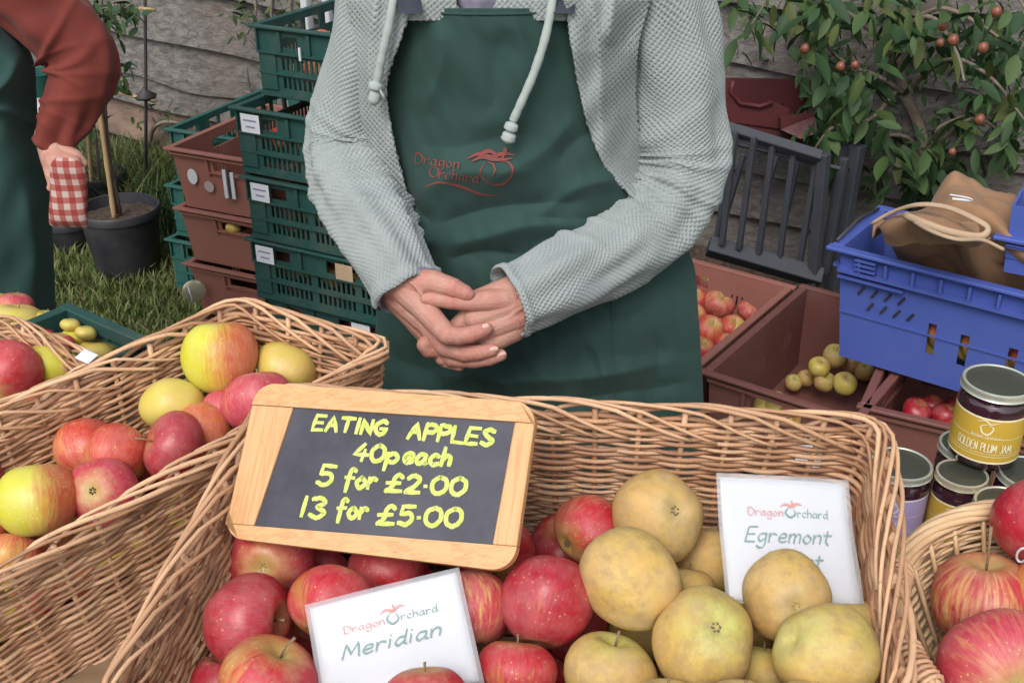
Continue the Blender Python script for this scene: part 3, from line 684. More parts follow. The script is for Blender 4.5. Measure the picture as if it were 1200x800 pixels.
def apple(loc, d, skin, rot, label, group=None, mesh=0, st=0, detail=True, aspect=1.0):
    """rot: direction of the stalk (vector) and twist about it"""
    key = (mesh, skin)
    if key not in SKINS:
        me = APM[mesh].copy(); me.materials.clear(); me.materials.append(A[skin]); 
        me.transform(Matrix.Scale(.078, 4)); SKINS[key] = me
    o = bpy.data.objects.new('apple', SKINS[key]); COL.objects.link(o); tag(o, label, 'apple', group)
    o.location = loc; s = d/.078; o.scale = (s, s, s*aspect); o.rotation_mode = 'QUATERNION'
    zz = Vector(rot[0]).normalized()
    if isinstance(rot[1], Vector):
        xx = (rot[1]-zz*rot[1].dot(zz)).normalized(); o.rotation_quaternion = Matrix((xx, zz.cross(xx), zz)).transposed().to_quaternion()
    else: o.rotation_quaternion = zz.to_track_quat('Z', 'Y') @ Euler((0, 0, rot[1])).to_quaternion()
    if detail:
        for me in (ST[st], CX):
            c = bpy.data.objects.new('stalk' if me is not CX else 'calyx', me); COL.objects.link(c); c.parent = o; c.scale = (.078, .078, .078)
    return o
def rvec(r_): return Vector((r_.uniform(-1, 1), r_.uniform(-1, 1), r_.uniform(-1, 1)))
def fill_apples(e, L, W, z, n, d, skins, label, group, seed, x0=.03, x1=None, y0=.03, y1=None, jz=.02):
    r_ = random.Random(seed); placed = []; x1 = x1 or L-.03; y1 = y1 or W-.03; tries = 0
    while len(placed) < n and tries < 3000:
        tries += 1; x, y = r_.uniform(x0+d/2, x1-d/2), r_.uniform(y0+d/2, y1-d/2); zz = z+r_.uniform(0, jz)
        if all((x-a)**2+(y-b)**2 > (d*.86)**2 for a, b in placed):
            placed.append((x, y)); apple(local(e, x, y, zz), d*r_.uniform(.92, 1.05), r_.choice(skins), (rvec(r_), r_.uniform(0, 6)), label, group, r_.randrange(4), 0, False)

# --- left stacks: green crates towards the seller, red-brown ones left of them
CY = R(-27)
H = .168
def corner(u, v, z): return PZ(u, v, z)
tops = [1.0, .81, .64, .472, .30, .135]
spec = [(300, 28, .985), (277, 124, .805), (289, 205, .635), (295, 278, .468), (312, 345, .300)]
labs = ['top green crate of the stack, holding red apples beside the arm', 'green crate second from the top with a white label', 'green crate third from the top with a white label', 'green crate fourth from the top with a white label', 'lowest green crate in view, its white label far to the right']
for i, (u, v, z) in enumerate(spec):
    c = corner(u, v, z); 
    hh = .165 if i else .17
    e = crate('green', .56, .37, hh, 'green_crate', (c.x, c.y, z-hh), CY, labs[i], 'green crates stacked behind the seller')
    if i == 0: fill_apples(e, .56, .37, .04, 20, .062, ['red', 'orange'], 'small red apple in the topmost green crate', 'apples in the topmost green crate', 11, jz=.07)
    else:
        fill_apples(e, .56, .37, .04, 14, .060, ['yellow', 'russet', 'orange'], 'small pale apple inside a stacked green crate', 'apples in the stacked green crates', 20+i, jz=.05, y1=.24)
        crate_label(e, (.045 if i < 4 else .30), hh-.035, .055, .045)
        if i == 3: o = crate_label(e, .285, hh-.035, .05, .042, lines=False); o.data.materials[0] = M['handle']
# white clips on the crates
mb = MB(); c = PY(363, 63, 2.5); mb.box((0, 0, 0), (.005, .004, .03)); o = mb.build('paper_tag', M['paper'], smooth=False); o.location = local(bpy.data.objects['crate'], .13, -.013, .115); o.rotation_euler.z = CY; tag(o, 'thin white tag on the topmost green crate', 'tag')
# a lower green crate standing right of the stack, half behind the sleeve
c = corner(398, 306, .36); e = crate('green', .5, .36, .17, 'green_crate', (c.x, c.y-.0, .36-.17), CY, 'green crate right of the stack with a yellow apple in its grip hole', 'green crates stacked behind the seller')
fill_apples(e, .5, .36, .04, 8, .065, ['yellow'], 'yellow apple inside the half hidden green crate', 'apples in the half hidden green crate', 31, jz=.06, y1=.2)
c2 = corner(404, 370, .17); crate('green', .5, .36, .165, 'green_crate', (c2.x, c2.y, .005), CY, 'bottom green crate under the one beside the sleeve', 'green crates stacked behind the seller')
# red-brown stack
redspec = [(200, 172, .655, .165), (211, 242, .490, .155), (222, 307, .335, .155), (230, 372, .178, .150)]
rlab = ['top red-brown crate, empty, with two round pale stickers', 'red-brown crate second from the top with a yellow apple in its grip hole', 'red-brown crate third from the top behind the basket corner', 'bottom red-brown crate of the stack on the grass']
RC = []
for i, (u, v, z, hh) in enumerate(redspec):
    c = corner(u, v, z); e = crate('red', .36, .42, hh, 'red_crate', (c.x, c.y, z-hh), R(-24), rlab[i], 'red-brown crates in the left stack', taper=.07); RC.append(e)
def disc(e, x, z, r, mat, nm, dx=1, out=.004, tilt=0):
    mb = MB(); n = 20; V = [(x+r*dx*math.cos(2*PI*k/n), -out-.0004, z+r*math.sin(2*PI*k/n)) for k in range(n)]+[(x+r*dx*math.cos(2*PI*k/n), -out, z+r*math.sin(2*PI*k/n)) for k in range(n)]
    mb.add(V, [tuple(range(n-1, -1, -1))]+[(k, (k+1) % n, n+(k+1) % n, n+k) for k in range(n)]); return mb.build(nm, M[mat], e, False)
disc(RC[0], .055, .092, .021, 'white', 'sticker', .75, -.002); disc(RC[0], .105, .072, .015, 'light_green_crate', 'sticker', 1, -.002).data.materials[0] = simple('grey_sticker', (.40, .33, .32), (.34, .27, .26))
mb = MB(); mb.box((.163, -.004, .09), (.010, .004, .075)); mb.box((.186, -.004, .088), (.010, .004, .07)); mb.build('grip_bar', M['white'], RC[0], False)
mb = MB(); mb.box((.1745, .0, .09), (.011, .003, .075)); mb.build('grip_slot', M['pot'], RC[0], False)
apple(local(RC[1], .155, .012, .115), .038, 'yellow', (Vector((0, 0, 1)), 1), 'small yellow apple poking out of the red-brown crate grip hole', None, 1, 0, False)
apple(local(RC[1], .20, .10, .04), .07, 'red', (Vector((0, 0, 1)), 1), 'dark apple inside the second red-brown crate', None, 1, 0, False)
# round gold lid hung at the third crate
c = local(RC[2], .03, -.03, .085); e = empty('gold_lid', c, R(-24), 'round dull gold lid leaning on the third red-brown crate', 'lid')
mb = MB(); mb.lathe([(.001, 0), (.027, .0), (.031, -.002), (.032, -.009), (.029, -.009), (.028, -.003), (.001, -.002)], 32, Matrix.Rotation(R(50), 4, 'Z') @ Matrix.Rotation(R(90), 4, 'X')); sharp(mb.build('disc', M['goldlid'], e), 40)
mb = MB(); mb.tube([(-.004, -.018, .022), (.004, -.018, -.026)], .0022, 6); mb.build('clip', M['white'], e)
# green stack behind the red one
gb = corner(200, 150, .57)
for i, z in enumerate((.57, .40, .23)):
    c = gb+Vector((-.022*i, -.012*i, 0)); hh = .165
    e = crate('green', .40, .45, hh, 'light_green_crate', (c.x, c.y, z-hh), R(-24), ('topmost' if i == 0 else 'middle' if i == 1 else 'bottom')+' green crate of the stack behind the red-brown crates', 'green crates behind the red-brown stack')

# --- right side crates on the grass
DC = R(-30)
def stackunder(e_lab, L, W, H_, z, mat, c, rz, lab, kind='red'):
    return crate(kind, L, W, H_, mat, (c.x, c.y, z), rz, lab, 'dull red crates right of the seller', taper=.05)
Lc, Wc = .56, .40
# crate with russet apples (middle)
zt = .47
cR = PZ(1002, 489, zt)                 # its near right corner
rz = R(-36); ux = Vector((math.cos(rz), math.sin(rz), 0)); uy = Vector((-math.sin(rz), math.cos(rz), 0))
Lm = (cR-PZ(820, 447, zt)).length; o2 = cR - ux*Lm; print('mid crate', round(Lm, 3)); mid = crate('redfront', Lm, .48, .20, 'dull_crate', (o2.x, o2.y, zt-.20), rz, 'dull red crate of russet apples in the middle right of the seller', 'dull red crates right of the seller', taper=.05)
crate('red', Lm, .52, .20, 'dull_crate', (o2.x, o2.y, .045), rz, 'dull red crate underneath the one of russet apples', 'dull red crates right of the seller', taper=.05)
for (u, v, dp, dz) in ((960, 430, 24, .06), (979, 417, 26, .065), (966, 447, 23, .03), (990, 449, 25, .045), (997, 425, 22, .03), (945, 443, 18, .01), (1003, 412, 24, .05), (930, 448, 18, .0), (1012, 435, 22, .02)):
    p = PZ(u, v, zt-.16+dz); apple(p, dp*1.12*depth_of(p)/F, random.choice(['russet', 'russetgreen', 'yellow']), (Vector((0, -.3, 1)), random.random()*6), 'small russet apple in the middle dull red crate', 'russet apples in the middle dull red crate', random.randrange(4), 0, True)
for (x, z) in ((.20, .145), (.245, .14), (.285, .138), (.17, .135)):
    apple(local(mid, x*Lm/.44*.95, .045, z-.005), .06, 'yellow' if x < .24 else 'green', (Vector((1, 0, .4)), 1), 'yellow green apple seen through the front of the dull red crate', 'apples behind the front opening of the dull red crate', 1, 0, False)
crate_label(mid, Lm*.76, .10, .05, .06, out=.012, lines=False)
# crate with red and yellow apples (back, beside the apron)
cb = PZ(968, 338, zt-.01); o1 = cb - ux*.50 - uy*.42
o1 = o2 - ux*.0 + uy*.0; o1 = o2 - ux*.536 + uy*.0
back = crate('red', .50, .46, .20, 'red_crate', (o1.x, o1.y, zt-.20), rz, 'red-brown crate of red apples right beside the green apron', 'dull red crates right of the seller', taper=.05)
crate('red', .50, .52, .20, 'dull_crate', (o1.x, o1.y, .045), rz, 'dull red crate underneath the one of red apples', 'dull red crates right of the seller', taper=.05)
for (u, v, d, k) in ((843, 357, 37, 'stripe'), (824, 334, 34, 'red'), (880, 363, 33, 'stripe'), (832, 387, 36, 'orange'), (858, 384, 32, 'orange'), (822, 410, 34, 'red'), (868, 388, 26, 'yellow'), (904, 372, 26, 'orange'), (850, 405, 30, 'orange'), (890, 385, 26, 'stripe'), (862, 345, 26, 'deepred'), (812, 372, 34, 'orange'), (838, 424, 30, 'yellow'), (812, 352, 34, 'red')):
    p = PZ(u, v, zt-.09); apple(p, d*depth_of(p)/F, k, (Vector((.2, -.4, 1)), random.random()*6), 'red and yellow apple in the crate beside the green apron', 'red and yellow apples in the crate beside the apron', random.randrange(4), 0, True)
fill_apples(back, .50, .52, .05, 22, .066, ['orange', 'red', 'stripe'], 'red and yellow apple in the crate beside the green apron', 'red and yellow apples in the crate beside the apron', 44, jz=.03, x0=.15)
# crate under the blue one (front right)
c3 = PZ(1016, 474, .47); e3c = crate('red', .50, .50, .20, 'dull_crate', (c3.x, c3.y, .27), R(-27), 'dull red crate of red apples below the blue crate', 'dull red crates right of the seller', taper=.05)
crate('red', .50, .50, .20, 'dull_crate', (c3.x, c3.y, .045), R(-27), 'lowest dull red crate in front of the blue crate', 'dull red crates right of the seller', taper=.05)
for (u, v, d) in ((1074, 482, 34), (1108, 488, 32), (1092, 474, 26), (1135, 492, 30), (1120, 478, 26)):
    p = PZ(u, v, .38); apple(p, d*depth_of(p)/F, 'deepred', (Vector((.2, -.2, 1)), random.random()*6), 'dark red apple in the crate below the blue one', 'dark red apples in the crate below the blue one', random.randrange(4), 0, False)
fill_apples(e3c, .5, .5, .04, 14, .066, ['red', 'deepred'], 'dark red apple in the crate below the blue one', 'dark red apples in the crate below the blue one', 46, jz=.02)
# blue crate
cbz = PZ(985, 288, .715); bz = R(-37)
blue = crate('blue', .60, .24, .235, 'blue_crate', (cbz.x, cbz.y, .715-.235), bz, 'bright blue plastic crate resting on the dull red crates', 'crates', taper=.09); del blue['group']
for (x, z) in ((.19, .085), (.253, .082), (.343, .08)):
    apple(local(blue, x+.012, .05, z+.005), .062, 'green' if x < .3 else 'orange', (Vector((1, 0, .3)), 2), 'green and brown apple seen through the slots of the blue crate', 'apples inside the blue crate', 1, 0, False)
fill_apples(blue, .6, .24, .04, 16, .066, ['green', 'yellow', 'russet'], 'green and brown apple inside the blue crate', 'apples inside the blue crate', 48, jz=.03)
mb = MB(); mb.tube([local(blue, -.012, .01, .24)-blue.location, local(blue, -.012, .12, .250)-blue.location, local(blue, -.01, .22, .240)-blue.location], .0035, 6); o = mb.build('bail_arm', M['grey_crate'], blue); o.rotation_euler.z = -bz
# second blue crate at the right edge
c = PZ(1186, 284, .80); e = crate('blue', .35, .3, .07, 'blue_crate', (c.x+.0, c.y+.02, .735), R(-31), 'corner of a second blue crate at the right edge of the view', None, taper=.03)
# brown canvas bag on the blue crate
bag = empty('canvas_bag', local(blue, .3, .18, .24), bz, 'folded brown canvas bag with cream handles lying on the blue crate', 'bag')
def bagpt(u, v, z): return PZ(u, v, z)-bag.location
def sheet_from_px(rows, name, mat, parent, thick=.004, n=60, m=80, crump=.006, seed=1):
    """rows: list of rows of (u,v,z) control points -> crumpled cloth"""
    G = np.array([[npv(PZ(*q)) for q in r_] for r_ in rows]); G1 = np.array([catmull([tuple(p) for p in r_], m) for r_ in G])
    G2 = np.stack([catmull([tuple(p) for p in G1[:, j]], n) for j in range(m)], 1)
    X, Y = G2[..., 0]*7, G2[..., 1]*7
    G2[..., 2] += crump*vnoise(X*1.2, Y*.8, seed=seed)-crump*.8*np.abs(vnoise(X*1.1+Y*.8, Y*1.0, seed=seed+3))+crump*.15*np.abs(vnoise(X*2.9, Y*3.1, seed=seed+6))
    G2 -= npv(parent.location); o = link(name, grid_mesh(name, G2), M[mat], parent)
    o.matrix_parent_inverse = Matrix.Rotation(-parent.rotation_euler.z, 4, 'Z')
    s = o.modifiers.new('thickness', 'SOLIDIFY'); s.thickness = thick; s.offset = 0; return o
zr = .735
sheet_from_px([[(1085, 262, zr+.03), (1095, 235, zr+.05), (1118, 205, zr+.10), (1155, 215, zr+.09), (1220, 250, zr+.06)],
               [(1050, 275, zr+.04), (1085, 262, zr+.06), (1120, 245, zr+.09), (1160, 255, zr+.09), (1225, 285, zr+.07)],
               [(1050, 285, zr-.02), (1095, 290, zr-.01), (1140, 295, zr+.015), (1175, 300, zr+.02), (1230, 320, zr+.01)],
               [(1060, 315, zr-.10), (1110, 330, zr-.10), (1155, 342, zr-.09), (1195, 352, zr-.09), (1245, 365, zr-.09)]], 'bag_body', 'canvas', bag, crump=.016, seed=4)
sheet_from_px([[(1024, 256, zr+.00), (1042, 247, zr+.03), (1075, 238, zr+.05), (1110, 240, zr+.06), (1140, 255, zr+.065)],
               [(1030, 270, zr+.035), (1055, 262, zr+.075), (1090, 266, zr+.095), (1120, 275, zr+.09), (1150, 278, zr+.08)],
               [(1038, 288, zr+.01), (1070, 290, zr+.03), (1100, 292, zr+.045), (1130, 290, zr+.055), (1160, 284, zr+.06)]], 'bag_flap', 'canvas', bag, crump=.014, seed=8)
def bag_tube(pts, r, name, mat):
    P = catmull([tuple(bagpt(*p)) for p in pts], 40); mb = MB(); mb.tube([Vector(p) for p in P], r, 8, flat=.6); o = mb.build(name, M[mat], bag); o.matrix_parent_inverse = Matrix.Rotation(-bz, 4, 'Z')
bag_tube([(1022, 262, zr+.05), (1045, 249, zr+.08), (1075, 240, zr+.115), (1110, 243, zr+.125), (1145, 258, zr+.125), (1158, 268, zr+.115), (1148, 277, zr+.105), (1115, 272, zr+.11), (1085, 262, zr+.115), (1060, 252, zr+.11)], .0062, 'handle', 'handle')
bag_tube([(1065, 255, zr+.10), (1090, 270, zr+.12), (1120, 280, zr+.12), (1150, 281, zr+.105), (1175, 292, zr+.085)], .0055, 'handle', 'handle')
bag_tube([(1113, 228, zr+.135), (1135, 232, zr+.135), (1138, 235, zr+.13), (1116, 233, zr+.132)], .0022, 'clip', 'white')

# --- grey slatted crate standing on end behind
gy = 2.62; e = empty('slatted_crate', PY(905, 330, gy), 0, 'grey slatted plastic crate standing on its side behind the red apples', 'crate')
def gp(u, v, dy=0): return PY(u, v, gy+dy)-e.location
def bar(a, b, wd, dp, name='slat'):
    mb = MB(); mb.tube([a, b], wd, 4, up=(0, 1, 0)); o = mb.build(name, M['grey_crate'], e, False); bevel(o, .002, 1); return o
bar(gp(845, 148), gp(962, 184, -.05), .018, 0, 'top_rail'); bar(gp(840, 163), gp(985, 198, -.03), .007, 0, 'top_rail')
bar(gp(830, 288), gp(962, 326, -.05), .030, 0, 'bottom_rail'); 
bar(gp(966, 180, -.05), gp(952, 335, -.05), .018, 0, 'post'); bar(gp(1005, 170, .10), gp(975, 338, .10), .024, 0, 'post'); bar(gp(990, 185, .03), gp(966, 320, .03), .014, 0, 'post')
for (a, b) in (((884, 160), (866, 292)), ((906, 167), (889, 298)), ((931, 174), (913, 306)), ((957, 190), (936, 314)), ((862, 154), (846, 286))): bar(gp(*a, -.03), gp(*b, -.03), .010, 0)
slab_pts = [gp(984, 176, .02), gp(1003, 172, .16), gp(975, 336, .16), gp(958, 336, .02)]
mbx = MB(); mbx.add([p for p in slab_pts]+[p+Vector((.004, .004, 0)) for p in slab_pts], [(0, 1, 2, 3), (7, 6, 5, 4), (0, 4, 5, 1), (1, 5, 6, 2), (2, 6, 7, 3), (3, 7, 4, 0)]); mbx.build('side_panel', M['grey_crate'], e, False)
for (a, b) in (((872, 180), (848, 262)), ((912, 178), (893, 240)), ((936, 186), (922, 250)), ((982, 200), (962, 320)), ((858, 168), (838, 290))): bar(gp(*a, .16), gp(*b, .16), .009, 0)
bar(gp(985, 172, .12), gp(1008, 178, .12), .012, 0, 'side_rail'); bar(gp(850, 155, .18), gp(1005, 190, .18), .012, 0, 'top_rail')
# --- maroon tub behind it, with a curved scoop in its front
my = 2.86; e = empty('maroon_tub', PY(900, 150, my), 0, 'dark red plastic tub with a curved lip behind the grey slatted crate', 'tub')
def mp(u, v, dy=0): return PY(u, v, my+dy)-e.location
def slab(pts, thick, name, mat, parent):
    n = len(pts); nn = Vector((0, 1, 0)); mb = MB(); mb.add([p for p in pts]+[p+nn*thick for p in pts], [tuple(range(n))]+[tuple(range(2*n-1, n-1, -1))]+[(k, n+k, n+(k+1) % n, (k+1) % n) for k in range(n)]); o = mb.build(name, M[mat], parent, False)
    bmx = bmesh.new(); bmx.from_mesh(o.data); bmesh.ops.recalc_face_normals(bmx, faces=bmx.faces); bmx.to_mesh(o.data); bmx.free(); return o
slab([mp(840, 92), mp(862, 96), mp(857, 108), mp(868, 121), mp(890, 124), mp(905, 119), mp(925, 128), mp(925, 152), mp(845, 142)], .012, 'front_panel', 'maroon', e)
slab([mp(840, 92, .2), mp(950, 94, .2), mp(945, 150, .2), mp(840, 145, .2)], .01, 'back_panel', 'maroon', e)
slab([mp(915, 140, -.04), mp(955, 136, -.04), mp(958, 156, -.06), mp(938, 163, -.06), mp(915, 152, -.04)], .03, 'corner_lip', 'maroon', e)
mb = MB(); mb.tube([mp(860, 95, -.005), mp(856, 107, -.005), mp(867, 121, -.005), mp(890, 125, -.005), mp(905, 120, -.005)], .006, 8); mb.build('rolled_lip', M['maroon'], e)
slab([mp(845, 142, .004), mp(945, 160, .004), mp(940, 172, .004), mp(845, 155, .004)], .15, 'base', 'maroon', e)
# green tub with white label seen in the crook of the left helper's arm
p = PY(43, 95, 3.6); e = empty('green_bin', (p.x, p.y, 0), 0, 'green bin with a white label seen in the crook of the arm', 'bin')
mb = MB(); mb.lathe([(.001, .01), (.05, .01), (.062, p.z+.02), (.066, p.z+.03), (.058, p.z+.03), (.05, .05), (.001, .03)], 28); sharp(mb.build('tub', M['light_green_crate'], e), 40)
mb = MB(); n = 12; V = []; 
for i in range(n+1):
    a = R(-90)-R(35)+R(70)*i/n
    for z in (p.z-.18, p.z-.04): V.append(((.0635)*math.cos(a), (.0635)*math.sin(a), z))
mb.add(V, [(2*i, 2*i+2, 2*i+3, 2*i+1) for i in range(n)]); mb.build('label', M['paper'], e)

# ================================================================== PEOPLE
def knit_relief(a, b, w_=.0070, depth=.0038):
    a0 = a; a = a+.0022*np.sin(b*37+a*11)+.0012*np.sin(b*91+1); b = b+.0024*np.sin(a0*41+b*9)+.0014*np.sin(a0*77+b*31)
    depth = depth*(1+.3*np.sin(a0*53+b*29)*np.sin(b*47-a0*19))
    """staggered dimples of a moss stitch: a around, b along, in metres"""
    s = np.sin(2*PI*a/w_)*np.sin(2*PI*b/w_)
    return -depth*np.clip(s-.15, 0, 1)**.8 + .0006*np.clip(-s, 0, 1)
def sleeve(name, path, mat, parent, step=.00125, knit=True, folds=(), seed=1, hem=True, wob=.004, closed_end=False):
    """path rows: (x,y,z, ra, rb) world; ra radius across the view, rb along the view"""
    C = catmull([tuple(p[0])+(p[1], p[2]) for p in path], 60); ctr = C[:, :3]
    L = np.concatenate([[0], np.cumsum(np.linalg.norm(np.diff(ctr, axis=0), axis=1))]); tot = L[-1]
    n = int(tot/step); s = np.linspace(0, tot, n); ctr = np.stack([np.interp(s, L, ctr[:, k]) for k in range(3)], 1)
    ra = np.interp(s, L, C[:, 3]); rb = np.interp(s, L, C[:, 4])
    T = np.gradient(ctr, axis=0)
    for _ in range(3): T[1:-1] = (T[:-2]+T[1:-1]*2+T[2:])/4
    T /= np.linalg.norm(T, axis=1)[:, None]
    view = np.array([0, CP, -SP]); Aax = np.cross(T, view); Aax /= np.linalg.norm(Aax, axis=1)[:, None]; Bax = np.cross(T, Aax)
    m = int(2*PI*float(np.mean((ra+rb)/2))/step); th = np.linspace(0, 2*PI, m, endpoint=False)
    ct, st = np.cos(th)[None, :], np.sin(th)[None, :]
    S = s[:, None]; d = wob*vnoise(ct*1.1+S*0, st*1.1, S*7, seed=seed)
    for (pos, wid, amp, ang, slant) in folds:      # ridge rings: position along (0-1), width, height, facing angle, slant
        q = (S/tot-pos - slant*np.cos(th-ang)[None, :])/wid; d = d + amp*np.exp(-q*q)*(.25+.75*(((1+np.cos(th-ang))/2)**2)[None, :])
    a = th[None, :]*float(np.mean((ra+rb)/2)) + S*0; b = S + 0*th[None, :]
    if knit: d = d + knit_relief(a, b)
    if hem: d = d + .004*np.exp(-((S-tot+.006)/.006)**2)
    P = ctr[:, None, :] + Aax[:, None, :]*((ra[:, None]+d)*ct)[..., None] + Bax[:, None, :]*((rb[:, None]+d)*st)[..., None]
    if hem:   # turn the hem inwards
        k = 14; tail = []
        for q in range(1, k):
            f = 1-.14*min(1, q/3); iq = -1-min(q*2, n-2); back = P[iq]; tail.append(ctr[iq][None, :]+(back-ctr[iq][None, :])*f)
        P = np.concatenate([P, np.array(tail)], 0)
    P = P - npv(parent.location); o = link(name, grid_mesh(name, P, wrap=True), M[mat], parent); return o
def cone_sphere(mb, p, q, r0, r1, n=14):
    d = q-p; L = d.length
    if L > 1e-6:
        k = 5; mb.tube([p+d*(i/k) for i in range(k+1)], [r0+(r1-r0)*i/k for i in range(k+1)], n)
def sph(mb, p, r, n=12):
    prof = [(max(1e-5, r*math.sin(PI*i/n)), -r*math.cos(PI*i/n)) for i in range(n+1)]; mb.lathe(prof, 16, Matrix.Translation(p))
def blob_mesh(name, chains, voxel, smooth=6):
    """chains of (point, radius) grown together into one smooth skin"""
    mb = MB()
    for ch in chains:
        for i, (p, r) in enumerate(ch):
            sph(mb, p, r)
            if i: cone_sphere(mb, ch[i-1][0], p, ch[i-1][1], r)
    me = mb.mesh(name); o = bpy.data.objects.new('tmp', me); COL.objects.link(o)
    m = o.modifiers.new('r', 'REMESH'); m.mode = 'VOXEL'; m.voxel_size = voxel; m.use_smooth_shade = True
    s = o.modifiers.new('s', 'SMOOTH'); s.factor = .5; s.iterations = smooth
    bpy.context.view_layer.update(); dg = bpy.context.evaluated_depsgraph_get(); out = bpy.data.meshes.new_from_object(o.evaluated_get(dg)); bpy.data.objects.remove(o)
    out.name = name; return out
def join_meshes(name, mes):
    bm = bmesh.new()
    for m in mes: bm.from_mesh(m)
    me = bpy.data.meshes.new(name); bm.to_mesh(me); bm.free(); me.polygons.foreach_set('use_smooth', [True]*len(me.polygons)); return me

seller = empty('person', (.03, 1.42, 0), 0, 'person in a grey green knitted hooded cardigan and dark green apron with hands clasped', 'person')
DB = 1.315
def Hp(u, v, dd=0): return PD(u, v, DB+dd/1000.)
sc_ = DB/F
def ch(*pts): return [(Hp(u, v, d)-seller.location, r*sc_) for (u, v, d, r) in pts]
h1 = [ch((425, 265, 62, 24), (446, 302, 30, 24), (462, 330, 2, 24)),
      ch((462, 330, 0, 24), (474, 334, -4, 23), (497, 362, -16, 14)),
      ch((463, 338, 8, 22), (500, 380, 0, 13)), ch((465, 345, 14, 20), (502, 392, 12, 12)), ch((466, 346, 20, 18), (506, 402, 24, 11)),
      ch((472, 330, -6, 22), (492, 330, -17, 16.5), (508, 330, -25, 13.5), (531, 337, -30, 11.5), (545, 343, -30, 9), (549, 345, -29, 7.5)),
      ch((497, 362, -16, 14.5), (511, 378, -27, 13), (524, 392, -32, 12), (537, 394, -32, 10.5), (551, 392, -30, 10), (563, 388, -26, 9), (570, 385, -24, 7.6)),
      ch((500, 380, 0, 13), (522, 407, -6, 11.5), (545, 414, -14, 10.2), (562, 413, -18, 9.2), (577, 410, -19, 7.8)),
      ch((502, 392, 12, 12), (531, 420, 2, 10.5), (556, 422, -6, 9.6), (574, 420, -10, 8.6), (587, 416, -12, 7.2)),
      ch((506, 402, 24, 11), (522, 422, 12, 9), (538, 427, 6, 8))]
h2 = [ch((690, 310, 34, 27), (622, 348, 6, 25)),
      ch((628, 340, 6, 22), (600, 341, 0, 19), (562, 352, -4, 14)), ch((628, 350, 6, 24), (603, 355, -2, 20), (556, 372, -6, 14)),
      ch((626, 358, 8, 22), (602, 372, 0, 18), (560, 390, -4, 13.5)), ch((622, 364, 12, 20), (600, 386, 6, 16), (572, 403, 2, 12.5)),
      ch((600, 350, -8, 15), (572, 352, -16, 13), (548, 354, -22, 10), (528, 353, -25, 9.2), (508, 350, -26, 8.6), (499, 350, -26, 7.4)),
      ch((558, 360, -2, 13), (541, 378, 0, 11), (520, 396, 6, 10), (506, 404, 2, 9.4), (499, 402, -4, 9)),
      ch((556, 380, 0, 12.5), (536, 398, 8, 11), (516, 410, 6, 10.4), (502, 410, 0, 9.4), (497, 404, -4, 9)),
      ch((560, 394, 2, 12), (545, 412, 10, 10.5), (528, 420, 12, 9.5), (518, 420, 8, 8.4)),
      ch((574, 405, 6, 11), (565, 420, 12, 9.5), (552, 424, 14, 8.5))]
for vn in ([(622, 338, -16, 3), (604, 345, -19, 2.6), (586, 350, -17, 2.4)], [(626, 352, -17, 3), (606, 364, -18, 2.6), (588, 380, -14, 2.2)], [(604, 345, -19, 2.6), (598, 360, -18, 2.2), (584, 372, -16, 2)]): h2.append(ch(*vn))
h1.append(ch((470, 322, -26, 3), (486, 334, -32, 2.6), (500, 352, -29, 2.2)))
m1 = blob_mesh('h1', h1, .00105, 5); m2 = blob_mesh('h2', h2, .00105, 5)
def joints(hh):
    o = []
    for c in hh:
        if len(c) < 4: continue
        for i in range(1, len(c)-1):
            t_ = (c[i+1][0]-c[i-1][0]).normalized(); o.append((npv(c[i][0]), npv(t_), c[i][1], 1.0 if i >= len(c)-3 else .6))
        o.append((npv(c[-1][0]), npv((c[-1][0]-c[-2][0]).normalized()), c[-1][1], -1.0))
    return o
JT = {}
for me_, hh in ((m1, h1), (m2, h2)):
    n_ = len(me_.vertices); co_ = np.zeros(n_*3, np.float32); me_.vertices.foreach_get('co', co_); co_ = co_.reshape(-1, 3).astype(float); nr_ = np.zeros(n_*3, np.float32); me_.vertices.foreach_get('normal', nr_); nr_ = nr_.reshape(-1, 3)
    red = np.zeros(n_); dsp = np.zeros(n_)
    for (p_, t_, r0, k_) in joints(hh):
        d_ = co_-p_; al = d_ @ t_; dist = np.linalg.norm(d_, axis=1); near = np.clip(1.6-dist/r0, 0, 1)
        if k_ < 0: red = np.maximum(red, near*.6); continue
        red = np.maximum(red, near*.8*k_); dsp -= near*.00055*k_*(np.exp(-((al-.0004)/.0008)**2)+.7*np.exp(-((al-.0032)/.0007)**2)+.7*np.exp(-((al+.0030)/.0007)**2)) - near*.0005*k_*np.exp(-(al/.005)**2)
    co_ += nr_*dsp[:, None]; me_.vertices.foreach_set('co', co_.astype(np.float32).ravel()); JT[me_.name] = red
def off(x, y, z, r): return (Vector((x, y, z))-seller.location, r)
SHL, SHR = PY(762, -40, 1.42), PY(455, -30, 1.42)
ELL, ELR = PY(806, 215, 1.40), PY(405, 205, 1.40)
